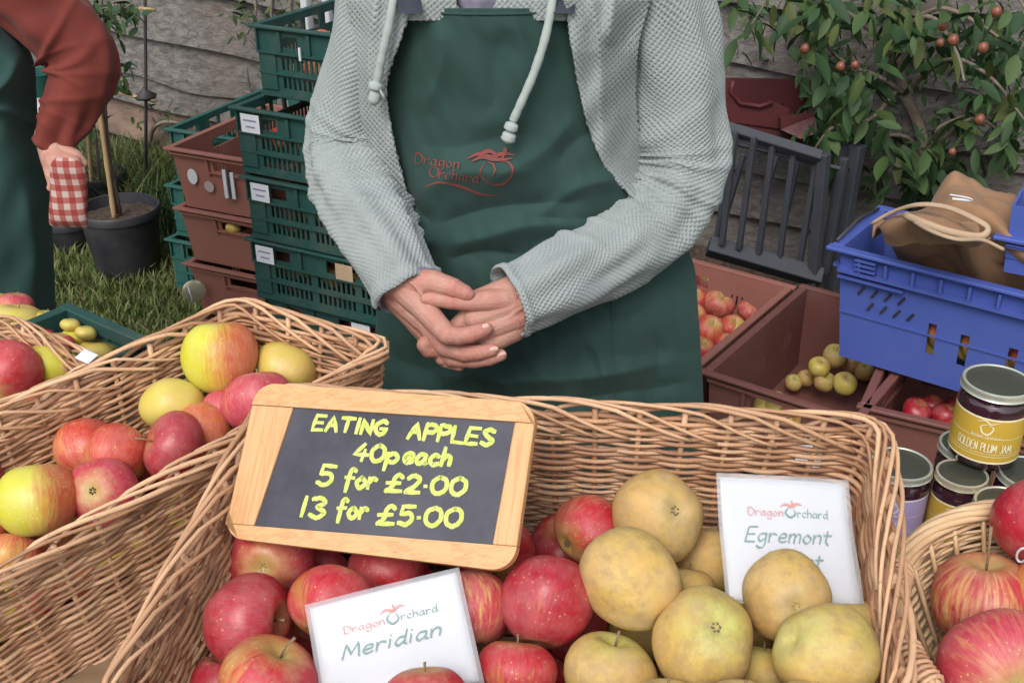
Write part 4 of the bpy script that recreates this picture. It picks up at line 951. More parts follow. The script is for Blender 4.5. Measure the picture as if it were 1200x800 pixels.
body = [[off(.03, 1.43, .80, .15), off(.03, 1.43, .95, .125), off(.02, 1.43, 1.10, .12), off(.01, 1.43, 1.24, .125), off(.01, 1.44, 1.34, .08)],
        [off(.01, 1.44, 1.34, .075), off(.01, 1.435, 1.46, .055), off(.01, 1.42, 1.50, .055)],
        [off(.01, 1.43, 1.55, .075), off(.01, 1.42, 1.61, .092), off(.01, 1.435, 1.66, .095)], [off(.01, 1.40, 1.52, .05), off(.01, 1.385, 1.50, .035)],
        [off(.01, 1.335, 1.575, .012), off(.01, 1.318, 1.555, .014)],
        [off(-.08, 1.43, 1.57, .018), off(-.082, 1.43, 1.60, .02)], [off(.10, 1.43, 1.57, .018), off(.102, 1.43, 1.60, .02)],
        [(SHL-seller.location+Vector((-.02, .01, -.02)), .036), (ELL-seller.location, .036), (Hp(690, 310, 34)-seller.location, .028)], [(SHR-seller.location+Vector((.02, .01, -.02)), .036), (ELR-seller.location, .036), (Hp(425, 265, 40)-seller.location, .027)],
        [(SHL-seller.location+Vector((-.02, .01, -.02)), .036), off(.01, 1.43, 1.32, .06), (SHR-seller.location+Vector((.02, .01, -.02)), .036)],
        [off(-.07, 1.44, .82, .10), off(-.08, 1.43, .45, .062), off(-.09, 1.45, .12, .045)], [off(.13, 1.44, .82, .10), off(.14, 1.43, .45, .062), off(.15, 1.45, .12, .045)]]
mbod = blob_mesh('b', body, .008, 4)
bm_ = join_meshes('body', [mbod, m1, m2]); at_ = bm_.attributes.new('rnd', 'FLOAT', 'POINT'); at_.data.foreach_set('value', np.concatenate([np.zeros(len(mbod.vertices)), JT[m1.name], JT[m2.name]]).astype(np.float32)); link('body', bm_, M['skin'], seller)
# eyes, mouth, hair (above the frame)
for sx_ in (-.03, .05):
    mb = MB(); sph(mb, Vector((sx_, 1.338, 1.605))-seller.location, .011); mb.build('eye', M['white'], seller)
mb = MB(); mb.tube([Vector((-.012, 1.345, 1.525))-seller.location, Vector((.01, 1.338, 1.522))-seller.location, Vector((.032, 1.345, 1.525))-seller.location], .005, 6); mb.build('mouth', M['redink'], seller)
hair = blob_mesh('hair', [[off(.01, 1.45, 1.66, .105), off(.01, 1.48, 1.58, .095), off(.01, 1.49, 1.50, .07)], [off(-.06, 1.42, 1.67, .05), off(-.075, 1.44, 1.56, .035)], [off(.08, 1.42, 1.67, .05), off(.095, 1.44, 1.56, .035)]], .008, 3); link('hair', hair, M['hair'], seller)
# nails
def nail(u, v, dd, ang, L=5.5, W_=3.6):
    p = Hp(u, v, dd)-seller.location; mb = MB(); n = 14; V = []; mt = Matrix.Translation(p) @ Euler((PI/2-PITCH, 0, 0)).to_matrix().to_4x4() @ Matrix.Rotation(R(ang), 4, 'Z')
    for rr_ in (0, .6, 1):
        for k in range(n):
            a = 2*PI*k/n; V.append(mt @ Vector((math.cos(a)*L*sc_*rr_, math.sin(a)*W_*sc_*rr_, .0016*(1-rr_*rr_*.9)-abs(math.sin(a)*rr_)**2*.0012)))
    mb.add(V, [(i*n+k, (i+1)*n+k, (i+1)*n+(k+1) % n, i*n+(k+1) % n) for i in (0, 1) for k in range(n)]); mb.build('fingernail', M['nail'], seller)
nail(568, 383, -32.2, 25); nail(579, 409, -27.2, 10, 5, 3.2); nail(588, 415, -19.5, 15, 5, 3); 

# torso of the cardigan: rings by height
def torso(name, rings, parent, mat, step=.0016, knit=True, seed=2, wob=.004, ang0=0, ang1=2*PI, power=2.3):
    """rings: (z, cx, cy, hw, hd)"""
    C = catmull(rings, 80); zz = C[:, 0]; n = int(abs(zz[-1]-zz[0])/step); Z = np.linspace(zz[0], zz[-1], n); o_ = np.argsort(zz)
    I = [np.interp(Z, zz[o_], C[:, k][o_]) for k in range(1, 5)]; full = abs(ang1-ang0-2*PI) < 1e-6
    m = int((ang1-ang0)*.15/step); th = np.linspace(ang0, ang1, m, endpoint=not full); c, s = np.cos(th), np.sin(th)
    e = 2/power; cc = np.sign(c)*np.abs(c)**e; ss = np.sign(s)*np.abs(s)**e
    d = wob*vnoise(c[None, :]*1.4+0*Z[:, None], s[None, :]*1.4+0*Z[:, None], Z[:, None]*5, seed=seed)
    if knit: d = d+knit_relief(th[None, :]*.15+0*Z[:, None], Z[:, None]+0*th[None, :])
    P = np.stack([I[0][:, None]+cc[None, :]*(I[2][:, None]+d), I[1][:, None]+ss[None, :]*(I[3][:, None]+d), Z[:, None]+0*d], -1) - npv(parent.location)
    return link(name, grid_mesh(name, P, wrap=full), M[mat], parent)
def px(u, v, y): return PY(u, v, y).x
rings = [(.62, .03, 1.43, .195, .13), (.78, .03, 1.43, .188, .128), (.92, .028, 1.43, .170, .12), (1.03, .02, 1.43, .158, .115), (1.15, .01, 1.43, .165, .125), (1.24, .008, 1.43, .172, .128), (1.33, .005, 1.435, .188, .11), (1.385, .005, 1.44, .165, .085), (1.43, .005, 1.445, .085, .07)]
torso('cardigan', rings, seller, 'knit', step=.0019)
link('skirt', torso('s', [(.05, .03, 1.43, .15, .12), (.3, .03, 1.43, .17, .13), (.6, .03, 1.43, .19, .13), (.72, .03, 1.43, .185, .125)], seller, 'trousers', step=.01, knit=False).data, None, seller); bpy.data.objects.remove(bpy.data.objects['s'])
# sleeves
lp = [(PY(742, -70, 1.43), .060, .065), (PY(770, -5, 1.41), .062, .068), (PY(783, 60, 1.40), .062, .066), (PY(794, 130, 1.39), .062, .064), (PY(797, 192, 1.375), .063, .062), (PY(775, 246, 1.34), .060, .058), (PY(733, 285, 1.295), .053, .052), (PY(690, 312, 1.25), .046, .046), (PY(645, 333, 1.205), .043, .042), (PY(595, 353, 1.175), .0415, .038)]
lf = [(.47, .010, .008, 2.6, .03), (.53, .012, .009, 2.9, .03), (.585, .010, .008, 2.9, .035), (.63, .010, .006, 2.7, .04), (.44, .012, .006, 3.2, .02), (.72, .010, .005, 3.3, .03), (.80, .014, .005, 3.4, .03), (.35, .02, .004, 3.0, .05), (.50, .008, .005, 1.6, .05)]
sleeve('sleeve', lp, 'knit', seller, folds=lf, seed=3)
rp = [(PY(462, -70, 1.43), .055, .065), (PY(448, -5, 1.41), .055, .066), (PY(436, 60, 1.40), .056, .064), (PY(422, 125, 1.39), .056, .062), (PY(413, 180, 1.375), .056, .06), (PY(421, 228, 1.32), .055, .056), (PY(440, 268, 1.262), .050, .050), (PY(459, 303, 1.222), .045, .044), (PY(472, 330, 1.198), .041, .038), (PY(478, 341, 1.19), .0405, .037)]
rf = [(.50, .012, .009, .3, .03), (.56, .011, .008, .2, .03), (.615, .011, .008, .1, .03), (.67, .011, .007, .0, .03), (.73, .010, .006, 0, .03), (.79, .010, .005, 0, .03), (.85, .010, .004, 0, .02), (.60, .02, .004, 2.6, .04), (.45, .012, .005, .5, .03)]
sleeve('sleeve', rp, 'knit', seller, folds=rf, seed=6)
sleeve('shirt_cuff', [(PY(462, 306, 1.22), .036, .034), (PY(478, 338, 1.19), .0365, .034), (PY(481, 344, 1.184), .0365, .0335)], 'shirt', seller, step=.003, knit=False, wob=.001)

# sheets that hang on the body, laid out along rays, with real folds
def body_sheet(name, rows, yfun, mat, parent, nu, nv, thick=.002, knit=0, uvw=.15):
    """rows: (v, uleft, uright); yfun(u,v)->world y"""
    C = catmull(rows, nv); T_ = np.linspace(0, 1, nu)
    V = C[:, 0][:, None]+0*T_[None, :]; U = C[:, 1][:, None]*(1-T_)[None, :]+C[:, 2][:, None]*T_[None, :]
    Y = yfun(U, V, T_[None, :]+0*V)
    X_ = (U-600)/F; q = -(V-400)/F; ry = q*SP+CP; rz_ = q*CP-SP; k = Y/ry
    P = np.stack([X_*k, Y, CAM.z+rz_*k], -1)
    if knit: P[..., 1] -= knit_relief(P[..., 0], P[..., 2]+P[..., 1]*.3)
    P -= npv(parent.location); o = link(name, grid_mesh(name, P, flip=False), M[mat], parent)
    if thick: s = o.modifiers.new('thickness', 'SOLIDIFY'); s.thickness = thick; s.offset = 0
    return o
def ridge(U, V, a, b, wd, amp, fade=.25):
    """a fold running from pixel a to b"""
    ax, ay = a; dx, dy = b[0]-ax, b[1]-ay; L = math.hypot(dx, dy); t_ = ((U-ax)*dx+(V-ay)*dy)/L/L; d_ = ((U-ax)*(-dy)+(V-ay)*dx)/L
    e = np.clip(np.minimum(t_/fade, (1-t_)/fade), 0, 1); e = e*e*(3-2*e); d_ = d_+wd*.35*np.sin(t_*7+ax); return -1.35*amp*e*np.exp(-np.abs(d_/wd)**1.5)
def apron_y(U, V, T_=None):
    cu = 575+ (V/480)*60; hw = 150+(V/480)*60
    y = 1.272 + .075*np.abs((U-cu)/hw)**2.4 - .012*np.exp(-((V-90)/90.)**2)*np.exp(-((U-cu)/90.)**2)
    y = y - .03*np.clip((V-300)/180., 0, 1)
    f = 0
    f = f+ridge(U, V, (520, 20), (505, 140), 14, .006)+ridge(U, V, (600, 30), (560, 150), 22, -.006)+ridge(U, V, (470, 230), (640, 185), 22, .010)+ridge(U, V, (480, 170), (640, 160), 16, -.004)
    f = f+ridge(U, V, (480, 240), (500, 300), 10, .009)+ridge(U, V, (460, 200), (510, 270), 9, -.007)+ridge(U, V, (500, 285), (720, 255), 13, .009)+ridge(U, V, (495, 262), (700, 225), 12, -.008)+ridge(U, V, (520, 300), (620, 292), 9, -.006)
    f = f+ridge(U, V, (620, 250), (735, 200), 12, .008)+ridge(U, V, (560, 230), (690, 130), 16, .007)+ridge(U, V, (610, 260), (740, 250), 8, -.006)+ridge(U, V, (640, 200), (730, 120), 14, -.006)
    f = f+ridge(U, V, (500, 430), (620, 460), 14, .009)+ridge(U, V, (450, 400), (560, 480), 16, -.007)+ridge(U, V, (560, 455), (800, 425), 9, .008)+ridge(U, V, (620, 420), (700, 500), 14, .006)+ridge(U, V, (690, 380), (720, 500), 10, .006)+ridge(U, V, (760, 380), (775, 500), 14, -.007)+ridge(U, V, (640, 480), (820, 440), 10, -.006)
    f = f+.0025*vnoise(U/60., V/75., seed=12)+.0012*vnoise(U/25., V/34., seed=15)-.0030*np.abs(vnoise(U/140.+V/200., V/70.-U/200., seed=17))*np.clip((V-170)/60., 0, 1)
    return y+f
arows = [(10, 476, 667), (50, 466, 672), (100, 452, 681), (150, 452, 694), (190, 458, 708), (225, 466, 738), (270, 468, 790), (310, 455, 812), (360, 443, 817), (420, 441, 821), (480, 437, 824), (600, 432, 830), (720, 430, 834)]
def apron_row(U, V, T_): return apron_y(U, V)
o = body_sheet('apron', arows, apron_row, 'apron', seller, 300, 420, .003)
# bib hem and pocket seam
def on_apron(u, v, out=.002): 
    y = float(apron_y(np.array(float(u)), np.array(float(v)))); return PY(u, v, y-out)-seller.location
mb = MB(); 
for pts in ([(476+i*191/30., 14+3*math.sin(i/30*PI)) for i in range(31)],): mb.tube([on_apron(*p, .002) for p in pts], .0016, 5)
mb.build('bib_hem', M['apron'], seller)
mb = MB(); mb.tube([on_apron(717+i*.15, 350+i*6.2, .0016) for i in range(22)], .0012, 5); mb.build('pocket_seam', M['apron'], seller)
for (a, b) in (((470, -40), (482, 16)), ((668, -40), (659, 16))):
    mb = MB(); p0 = PY(a[0], a[1], 1.30)-seller.location; p1 = PY(b[0], b[1], 1.254)-seller.location; n_ = 8
    V = []
    for i in range(n_+1):
        q = p0+(p1-p0)*i/n_; V += [q+Vector((-.013, 0, 0)), q+Vector((.013, 0, 0)), q+Vector((.013, .002, 0)), q+Vector((-.013, .002, 0))]
    mb.add(V, [(4*i+k, 4*i+(k+1) % 4, 4*i+4+(k+1) % 4, 4*i+4+k) for i in range(n_) for k in range(4)]); mb.build('apron_strap', M['trousers'], seller)
# cardigan fronts, standing proud of the body at either side of the bib
def fr_y(c, dirn, sag=0):
    def f(U, V, T_): return 1.275 + .05*T_**1.6*1.0*(1 if dirn > 0 else 1) + .010*np.abs(T_*2-1)**3 + ridge(U, V, (c, -40), (c+dirn*20, 140), 9, .006) + .003*vnoise(U/30., V/60., seed=21) + .035*np.clip((V-120)/120., 0, 1)
    return f
def fr_left(U, V, T_): return .0011*np.clip(-V, 0, 90) + 1.268 + .075*(1-T_)**1.4 + ridge(U, V, (440, -40), (432, 130), 8, .008) + ridge(U, V, (455, -30), (452, 190), 7, -.006) + .003*vnoise(U/30., V/60., seed=21) + .030*np.clip((V-60)/160., 0, 1)
def fr_right(U, V, T_): return .0011*np.clip(-V, 0, 90) + 1.262 + .070*T_**1.4 + ridge(U, V, (715, -40), (716, 60), 8, .008) + ridge(U, V, (690, -30), (712, 190), 9, .006) + .003*vnoise(U/30., V/60., seed=22) + .035*np.clip((V-60)/160., 0, 1)
body_sheet('cardigan_front', [(-60, 410, 560), (-20, 405, 520), (5, 408, 487), (50, 415, 468), (100, 415, 453), (150, 415, 458), (200, 420, 470), (245, 440, 482)], fr_left, 'knit', seller, 90, 220, .004, knit=1)
body_sheet('cardigan_front', [(-60, 610, 770), (-20, 640, 765), (5, 662, 760), (50, 669, 748), (100, 678, 744), (150, 690, 748), (200, 712, 760), (232, 742, 775)], fr_right, 'knit', seller, 100, 210, .004, knit=1)
# knitted collar edges at the neck and the shirt between them
body_sheet('collar', [(-80, 470, 560), (-30, 485, 548), (0, 487, 534), (16, 480, 541), (24, 478, 545)], lambda U, V, T_: .0012*np.clip(-V, 0, 90)+1.262+.02*T_+.01*(1-T_)**2, 'knit', seller, 60, 80, .004, knit=1)
body_sheet('collar', [(-80, 590, 670), (-30, 588, 668), (0, 583, 660), (14, 576, 664), (24, 572, 664)], lambda U, V, T_: .0012*np.clip(-V, 0, 90)+1.262+.02*(1-T_)+.01*T_**2, 'knit', seller, 60, 80, .004, knit=1)
body_sheet('shirt', [(-90, 500, 620), (-20, 515, 600), (40, 520, 600)], lambda U, V, T_: .0010*np.clip(-V, 0, 90)+1.292+.02*(T_*2-1)**2+.002*vnoise(U/20., V/20., seed=5), 'shirt', seller, 40, 40, .002)
# draw cords
def cord(pts, knots, name='draw_cord'):
    P = catmull([tuple(PY(u, v, y)-seller.location) for u, v, y in pts], 60); mb = MB(); k = len(P)
    mb.tube([Vector(p) for p in P], [.0050+.00022*math.sin(i*.83)+.00015*math.sin(i*2.3) for i in range(k)], 10)
    o = mb.build(name, M['cord'], seller)
    for (u, v, y, r, el) in knots:
        mb = MB(); c = PY(u, v, y)-seller.location; n = 10
        prof = [(max(1e-5, r*math.sin(PI*i/n))*(1+.08*math.sin(i*2.1)), -r*el*math.cos(PI*i/n)) for i in range(n+1)]; mb.lathe(prof, 16, Matrix.Translation(c) @ Matrix.Rotation(.3, 4, 'Y')); mb.build('knot', M['cord'], o)
cord([(468, -60, 1.325), (462, -10, 1.274), (456, 30, 1.262), (448, 65, 1.262), (442, 96, 1.265)], [(440, 101, 1.262, .0085, .7), (439, 114, 1.264, .0075, 1.35)])
mb = MB(); mb.tube([PY(444, 104, 1.258)-seller.location, PY(449, 112, 1.258)-seller.location, PY(451, 118, 1.26)-seller.location], .0017, 6); mb.build('cord_end', M['cord'], seller)
cord([(655, -60, 1.322), (649, -10, 1.270), (640, 40, 1.252), (626, 85, 1.247), (611, 120, 1.245), (601, 142, 1.246)], [(599, 149, 1.243, .0085, .75), (596, 161, 1.243, .0088, .85)])

# handwriting and print ------------------------------------------------
GL = {
'E': (6, "6,10 1,10 .4,5 0,0 5.5,0;.5,5 5,5.2"), 'A': (6.4, "0,0 3,10 6,0;1.2,4 5,4"), 'T': (7, "0,10 7,10;3.5,10 3,0"), 'I': (1.6, "1,10 .6,0"), 'N': (5.6, "0,0 .4,10 5,0 5.2,10"),
'G': (6, "~6,8.6 3.5,10 .6,7 .5,3 3,.2 5.4,2 5.6,4.4;3,4.4 6.4,4.4"), 'P': (5.4, "0,0 .2,10;~.2,10 4.2,9.6 5.2,7.2 3.6,5 .2,4.8"), 'L': (5, "0,10 0,0 5,0"), 'S': (5.6, "~5.5,8.8 3,10 .7,8 2.8,5.3 5.3,3 3,0 0,1.2"),
'4': (6, "3.8,10 0,3.5 6,3.5;4.5,6.5 3.8,0"), '0': (6, "~3,10 .3,7 .5,2 3,0 5.6,3 5.4,8 3,10"), 'p': (5, "0,5.8 -.4,-4.5;~0,4 2.5,6 4.5,3.5 3,.5 0,1"), 'e': (4.8, "~.3,3 4,3.6 3.8,5.8 1.5,5.8 0,3 1.5,.2 4.5,1"),
'a': (5.4, "~4.5,5.5 1.5,5.5 0,2.5 1.5,0 4,2.5 4.6,5.5;~4.5,5.2 4.2,1 5.4,.3"), 'c': (4.5, "~4.3,5 2.3,6 0,3 1.8,0 4.5,1"), 'h': (4.8, "~.6,10.5 0,0;~0,3 2,5.8 4,5 4,.2"), '5': (5.4, "5.5,10 1,10 .6,5.8;~.6,5.8 4,6 5,3 3,0 0,1"),
'f': (5, "~5,9.5 3,10.5 2,8 1.4,-2.5;0,5.2 4.5,5.6"), 'o': (5, "~2.4,6 0,3 2.2,0 4.8,3 2.4,6"), 'r': (4.3, "0,6 0,0;~0,3 1.8,5.8 4,5.2"), '£': (6.4, "~6,8.5 4.5,10 2.8,8 2.4,3 0,0;0,0 6.2,.4;0,4.8 5.2,5.2"), '2': (5.6, "~.3,8 2.5,10 5,8 3.5,4 0,0;0,0 5.5,.3"),
'1': (1.8, "1,10 .7,0"), '3': (5.4, "~0,9.3 3,10 4.5,7.8 2,5.4 5,3 2.8,0 0,1"), '.': (1.4, ".2,4 .8,4"), 'D': (6.6, "0,0 0,10;~0,10 4,9.5 6.5,5 4,.5 0,0"), 'M': (8.2, "0,0 1.2,10 4,2.5 7,10 8,0"), 'i': (1.4, ".3,6 0,.2;.4,8.6 .5,9.1"),
'd': (5.4, "~4.2,5.5 1.5,5.5 0,2.5 1.5,0 4,2.5;5,10.5 4.2,.8 5.2,.2"), 'n': (4.6, "0,6 0,0;~0,3 2,6 4.2,5 4,.2"), 'g': (5, "~4.2,5.5 1.5,5.5 0,3 1.5,.5 4,2.5;~4.6,6 4.3,-2 2,-4 -.3,-2.8"), 'R': (6, "0,0 0,10;~0,10 4.5,9.8 5,7 3,5 0,5;2.5,5 6,0"),
'm': (7, "0,6 0,0;~0,3 1.8,6 3.3,5 3.2,0;~3.2,3 5,6 6.6,5 6.5,0"), 't': (4.2, "1.9,9 1.4,1.5 3,0;-.2,6 4.5,6.2"), 'u': (4.6, "~.2,6 0,1.5 1.8,0 4,2;4.2,6 4.2,0"), 's': (3.9, "~3.6,5.5 1.8,6 .6,4.6 3.4,1.7 1.6,0 0,.8"),
'O': (7.6, "~3.8,10 .3,7.5 .3,2.5 3.8,0 7.3,2.5 7.3,7.5 3.8,10"), 'U': (6, "~0,10 .2,2 2.8,0 5.6,2 5.8,10"), 'J': (4.4, "~4,10 4,2 2,0 0,1.2"), 'C': (6, "~6,8.6 3.5,10 .6,7 .5,3 3,.2 5.8,1.6"), ' ': (4, "")}
def strokes(text, gap=1.6):
    x = 0; out = []
    for c in text:
        w_, s = GL[c]
        for st_ in s.split(';'):
            if not st_: continue
            sm = st_.startswith('~'); pts = [tuple(map(float, q.split(','))) for q in st_.lstrip('~').split()]
            pts = [(a+x, b) for a, b in pts]
            if sm and len(pts) > 2: pts = [tuple(q) for q in catmull(pts, 5*len(pts))]
            out.append(pts)
        x += w_+gap
    return out, x-gap
def text_mesh(mb, text, fn, h, pen, x0=0, y0=0, italic=0.0, nib=None, gap=1.6, jitter=0, fit=None, mi=0, seed=1):
    """fn(x,y,lift)->point; h: cap height; draws ribbons"""
    st_, W_ = strokes(text, gap); k = h/10.; kx = k if fit is None else fit/W_; r_ = random.Random(seed); lift = 0
    for pts in st_:
        P = [(x0+p[0]*kx+italic*p[1]*k, y0+p[1]*k+r_.uniform(-1, 1)*jitter) for p in pts]; lift += 2.2e-5
        D = []                                # densify
        for i in range(len(P)-1):
            n = max(1, int(math.hypot(P[i+1][0]-P[i][0], P[i+1][1]-P[i][1])/(pen*1.2)))
            for q in range(n): D.append((P[i][0]+(P[i+1][0]-P[i][0])*q/n, P[i][1]+(P[i+1][1]-P[i][1])*q/n))
        D.append(P[-1]); V = []; n = len(D)
        for i, (x, y) in enumerate(D):
            a = D[max(0, i-1)]; b = D[min(n-1, i+1)]; dx, dy = b[0]-a[0], b[1]-a[1]; L = math.hypot(dx, dy) or 1; dx /= L; dy /= L
            wd = pen/2 if nib is None else pen/2*(.32+.68*abs(math.sin(math.atan2(dy, dx)-nib)))
            if i == 0: x -= dx*wd*.6; y -= dy*wd*.6
            if i == n-1: x += dx*wd*.6; y += dy*wd*.6
            e = .72 if (i in (0, n-1) and nib is None) else 1
            V += [fn(x-dy*wd*e, y+dx*wd*e, lift), fn(x+dy*wd*e, y-dx*wd*e, lift)]
        mb.add(V, [(2*i, 2*i+1, 2*i+3, 2*i+2) for i in range(n-1)], mi=mi)
    return W_*kx
# print on the apron: two words, a sprig over a round apple outline and a swash
def apf(ou, ov, ang):
    c, s = math.cos(ang), math.sin(ang)
    return lambda x, y, l: on_apron(ou+(c*x+s*y), ov-(-s*x+c*y)*1.0, .0024+l*6)
mb = MB(); f1 = apf(486, 191, R(8)); text_mesh(mb, 'Dragon', f1, 12, 1.7, fit=52, nib=.6); f2 = apf(503, 207, R(8)); text_mesh(mb, 'Orchard', f2, 12, 1.7, fit=58, nib=.6)
def swash(mb, pts, pen, fn, n=40):
    Q = catmull(pts, n); V = []
    for i, (x, y) in enumerate(Q):
        a = Q[max(0, i-1)]; b = Q[min(n-1, i+1)]; dx, dy = b-a; L = math.hypot(dx, dy); wd = pen/2*(.25+.9*math.sin(PI*(i+.5)/n)); V += [fn(x-dy/L*wd, y+dx/L*wd, 0), fn(x+dy/L*wd, y-dx/L*wd, 0)]
    mb.add(V, [(2*i, 2*i+1, 2*i+3, 2*i+2) for i in range(n-1)])
fa = lambda x, y, l: on_apron(x, y, .0026+l)
swash(mb, [(498, 219), (515, 214), (540, 219), (565, 228), (588, 229)], 2.6, fa)
swash(mb, [(568, 191), (563, 203), (570, 213), (585, 217), (597, 210), (601, 198), (594, 189), (586, 190)], 2.4, lambda x, y, l: fa(x, y, 4e-4))
swash(mb, [(574, 210), (580, 200), (577, 192), (570, 190)], 1.8, lambda x, y, l: fa(x, y, 8e-4))
for k, pts in enumerate(([(548, 186), (562, 180), (575, 184), (590, 180), (603, 182)], [(553, 189), (566, 184), (580, 187), (600, 186)], [(588, 186), (592, 178), (591, 172)], [(560, 184), (572, 177), (584, 182)])): swash(mb, pts, 4.2, lambda x, y, l, k=k: fa(x, y, 1.2e-3+k*3e-4))
M['apron_print'] = simple('apron_red_print', (.24, .042, .038), (.10, .048, .042), .85, 110, 0)
mb.build('apron_print', M['apron_print'], seller, False)
for s_ in (-1, 1):
    fx = .03+.09*s_; sh = blob_mesh('shoe', [[off(fx, 1.46, .05, .045), off(fx, 1.36, .045, .045), off(fx, 1.27, .04, .038)]], .006, 3); link('shoe', sh, M['leather'], seller)

# second person at the left edge, turned away, hand on hip holding a checked cloth
helper = empty('person', (-1.02, 2.02, 0), 0, 'person at the left edge in a rust red sweater and green apron, elbow out', 'person')
def hp(u, v, y): return PY(u, v, y)-helper.location
hx = -1.06
HS, HE, HW = PY(-15, -25, 1.96), PY(104, 66, 1.96), PY(60, 165, 1.92)
def offh(x, y, z, r): return (Vector((x, y, z))-helper.location, r)
hb = [[offh(hx, 2.04, .8, .12), offh(hx, 2.04, 1.0, .11), offh(hx, 2.03, 1.2, .12), offh(hx, 2.02, 1.38, .09)], [offh(hx, 2.02, 1.38, .07), offh(hx, 2.01, 1.54, .055)],
      [offh(hx, 2.02, 1.60, .08), offh(hx, 2.0, 1.68, .095)], [offh(hx, 1.90, 1.63, .013), offh(hx, 1.895, 1.61, .014)],
      [offh(hx, 2.02, 1.34, .05), (HS-helper.location, .04)], [(HS-helper.location, .04), (HE-helper.location, .036), (HW-helper.location, .026)],
      [offh(hx, 2.02, 1.34, .05), offh(hx-.17, 2.02, 1.33, .04)], [offh(hx-.17, 2.02, 1.33, .04), offh(hx-.24, 2.0, 1.08, .038), offh(hx-.10, 1.84, .98, .028)],
      [offh(hx-.09, 2.02, .8, .1), offh(hx-.1, 2.02, .45, .062), offh(hx-.11, 2.03, .12, .045)], [offh(hx+.0, 2.06, .8, .08), offh(hx+.0, 2.08, .45, .055), offh(hx+.0, 2.08, .12, .045)]]
def chh(*pts): return [(PY(u, v, y)-helper.location, r) for (u, v, y, r) in pts]
hand = [chh((58, 160, 1.92, .026), (66, 184, 1.90, .028), (72, 196, 1.885, .026)), chh((66, 184, 1.89, .02), (80, 196, 1.86, .0115), (82, 208, 1.852, .010), (76, 214, 1.85, .009)),
        chh((70, 186, 1.89, .02), (88, 190, 1.87, .011), (91, 200, 1.865, .010), (86, 206, 1.86, .009)), chh((64, 190, 1.88, .02), (70, 204, 1.852, .0115), (72, 216, 1.85, .010), (68, 220, 1.85, .0085)),
        chh((60, 188, 1.89, .018), (60, 206, 1.86, .0105), (62, 216, 1.856, .009), (60, 220, 1.855, .008)), chh((74, 180, 1.9, .02), (90, 184, 1.885, .012), (97, 192, 1.88, .0095))]
link('body', join_meshes('body', [blob_mesh('b', hb, .009, 4), blob_mesh('h', hand, .002, 5)]), M['skin'], helper)
link('hair', blob_mesh('hair', [[offh(hx, 2.03, 1.70, .105), offh(hx, 2.06, 1.62, .09)]], .009, 3), M['hair'], helper)
torso('sweater', [(.82, hx, 2.03, .155, .10), (.9, hx, 2.03, .155, .105), (1.05, hx, 2.02, .17, .125), (1.2, hx, 2.02, .185, .13), (1.33, hx, 2.02, .20, .12), (1.40, hx, 2.02, .16, .085), (1.43, hx, 2.02, .09, .07)], helper, 'rust', step=.005, knit=False, wob=.006)
hs_ = [(PY(-40, -70, 1.98), .075, .075), (PY(10, -20, 1.97), .068, .072), (PY(60, 25, 1.965), .062, .064), (PY(91, 62, 1.96), .060, .06), (PY(95, 96, 1.95), .054, .056), (PY(82, 130, 1.935), .046, .046), (PY(68, 155, 1.92), .038, .036), (PY(58, 176, 1.91), .031, .03)]
hf = [(p_, w2, a2, g2, s2) for p_, w2, a2, g2, s2 in ((.47, .016, .010, 2.9, .05), (.54, .010, .006, 3.3, -.03), (.585, .020, .009, 2.6, .06), (.66, .012, .008, 3.4, .02), (.71, .010, .004, 2.4, -.05), (.77, .018, .008, 3.0, .07), (.86, .012, .006, 3.5, .02), (.92, .010, .005, 2.7, -.02))]+[(.42, .05, .006, .4, .05), (.25, .06, .006, 1., .08)]
sleeve('sleeve', hs_, 'rust', helper, step=.0035, knit=False, folds=hf, seed=9, wob=.006)
sleeve('sleeve', [(Vector((hx-.17, 2.02, 1.38)), .07, .07), (Vector((hx-.22, 2.02, 1.22)), .06, .06), (Vector((hx-.24, 2.0, 1.08)), .055, .055), (Vector((hx-.17, 1.92, 1.02)), .045, .045), (Vector((hx-.11, 1.85, .985)), .036, .034)], 'rust', helper, step=.006, knit=False, seed=10)
def ap2(U, V, T_): return 1.868+.12*np.clip(np.abs(T_*1.0-.5)*2, 0, 1)**5+ridge(U, V, (30, 60), (-20, 130), 10, .014)+ridge(U, V, (20, 90), (45, 200), 12, -.010)+ridge(U, V, (-20, 125), (50, 145), 8, .012)+ridge(U, V, (30, 200), (45, 400), 14, .012)+.004*vnoise(U/40., V/60., seed=31)
body_sheet('apron', [(20, -190, 0), (40, -200, 20), (70, -210, 38), (110, -215, 42), (140, -220, 44), (170, -230, 52), (210, -240, 57), (300, -245, 62), (400, -245, 66), (560, -245, 72)], ap2, 'apron2', helper, 150, 260, .003)
link('trousers', blob_mesh('t', [[offh(hx-.09, 2.05, .75, .10), offh(hx-.1, 2.05, .08, .07)], [offh(hx+.0, 2.08, .75, .09), offh(hx+.0, 2.08, .08, .06)]], .01, 3), M['trousers'], helper)
for s_ in (-1, 1): link('shoe', blob_mesh('shoe', [[offh(hx+.11*s_, 2.05, .05, .045), offh(hx+.11*s_, 1.88, .04, .04)]], .007, 3), M['leather'], helper)
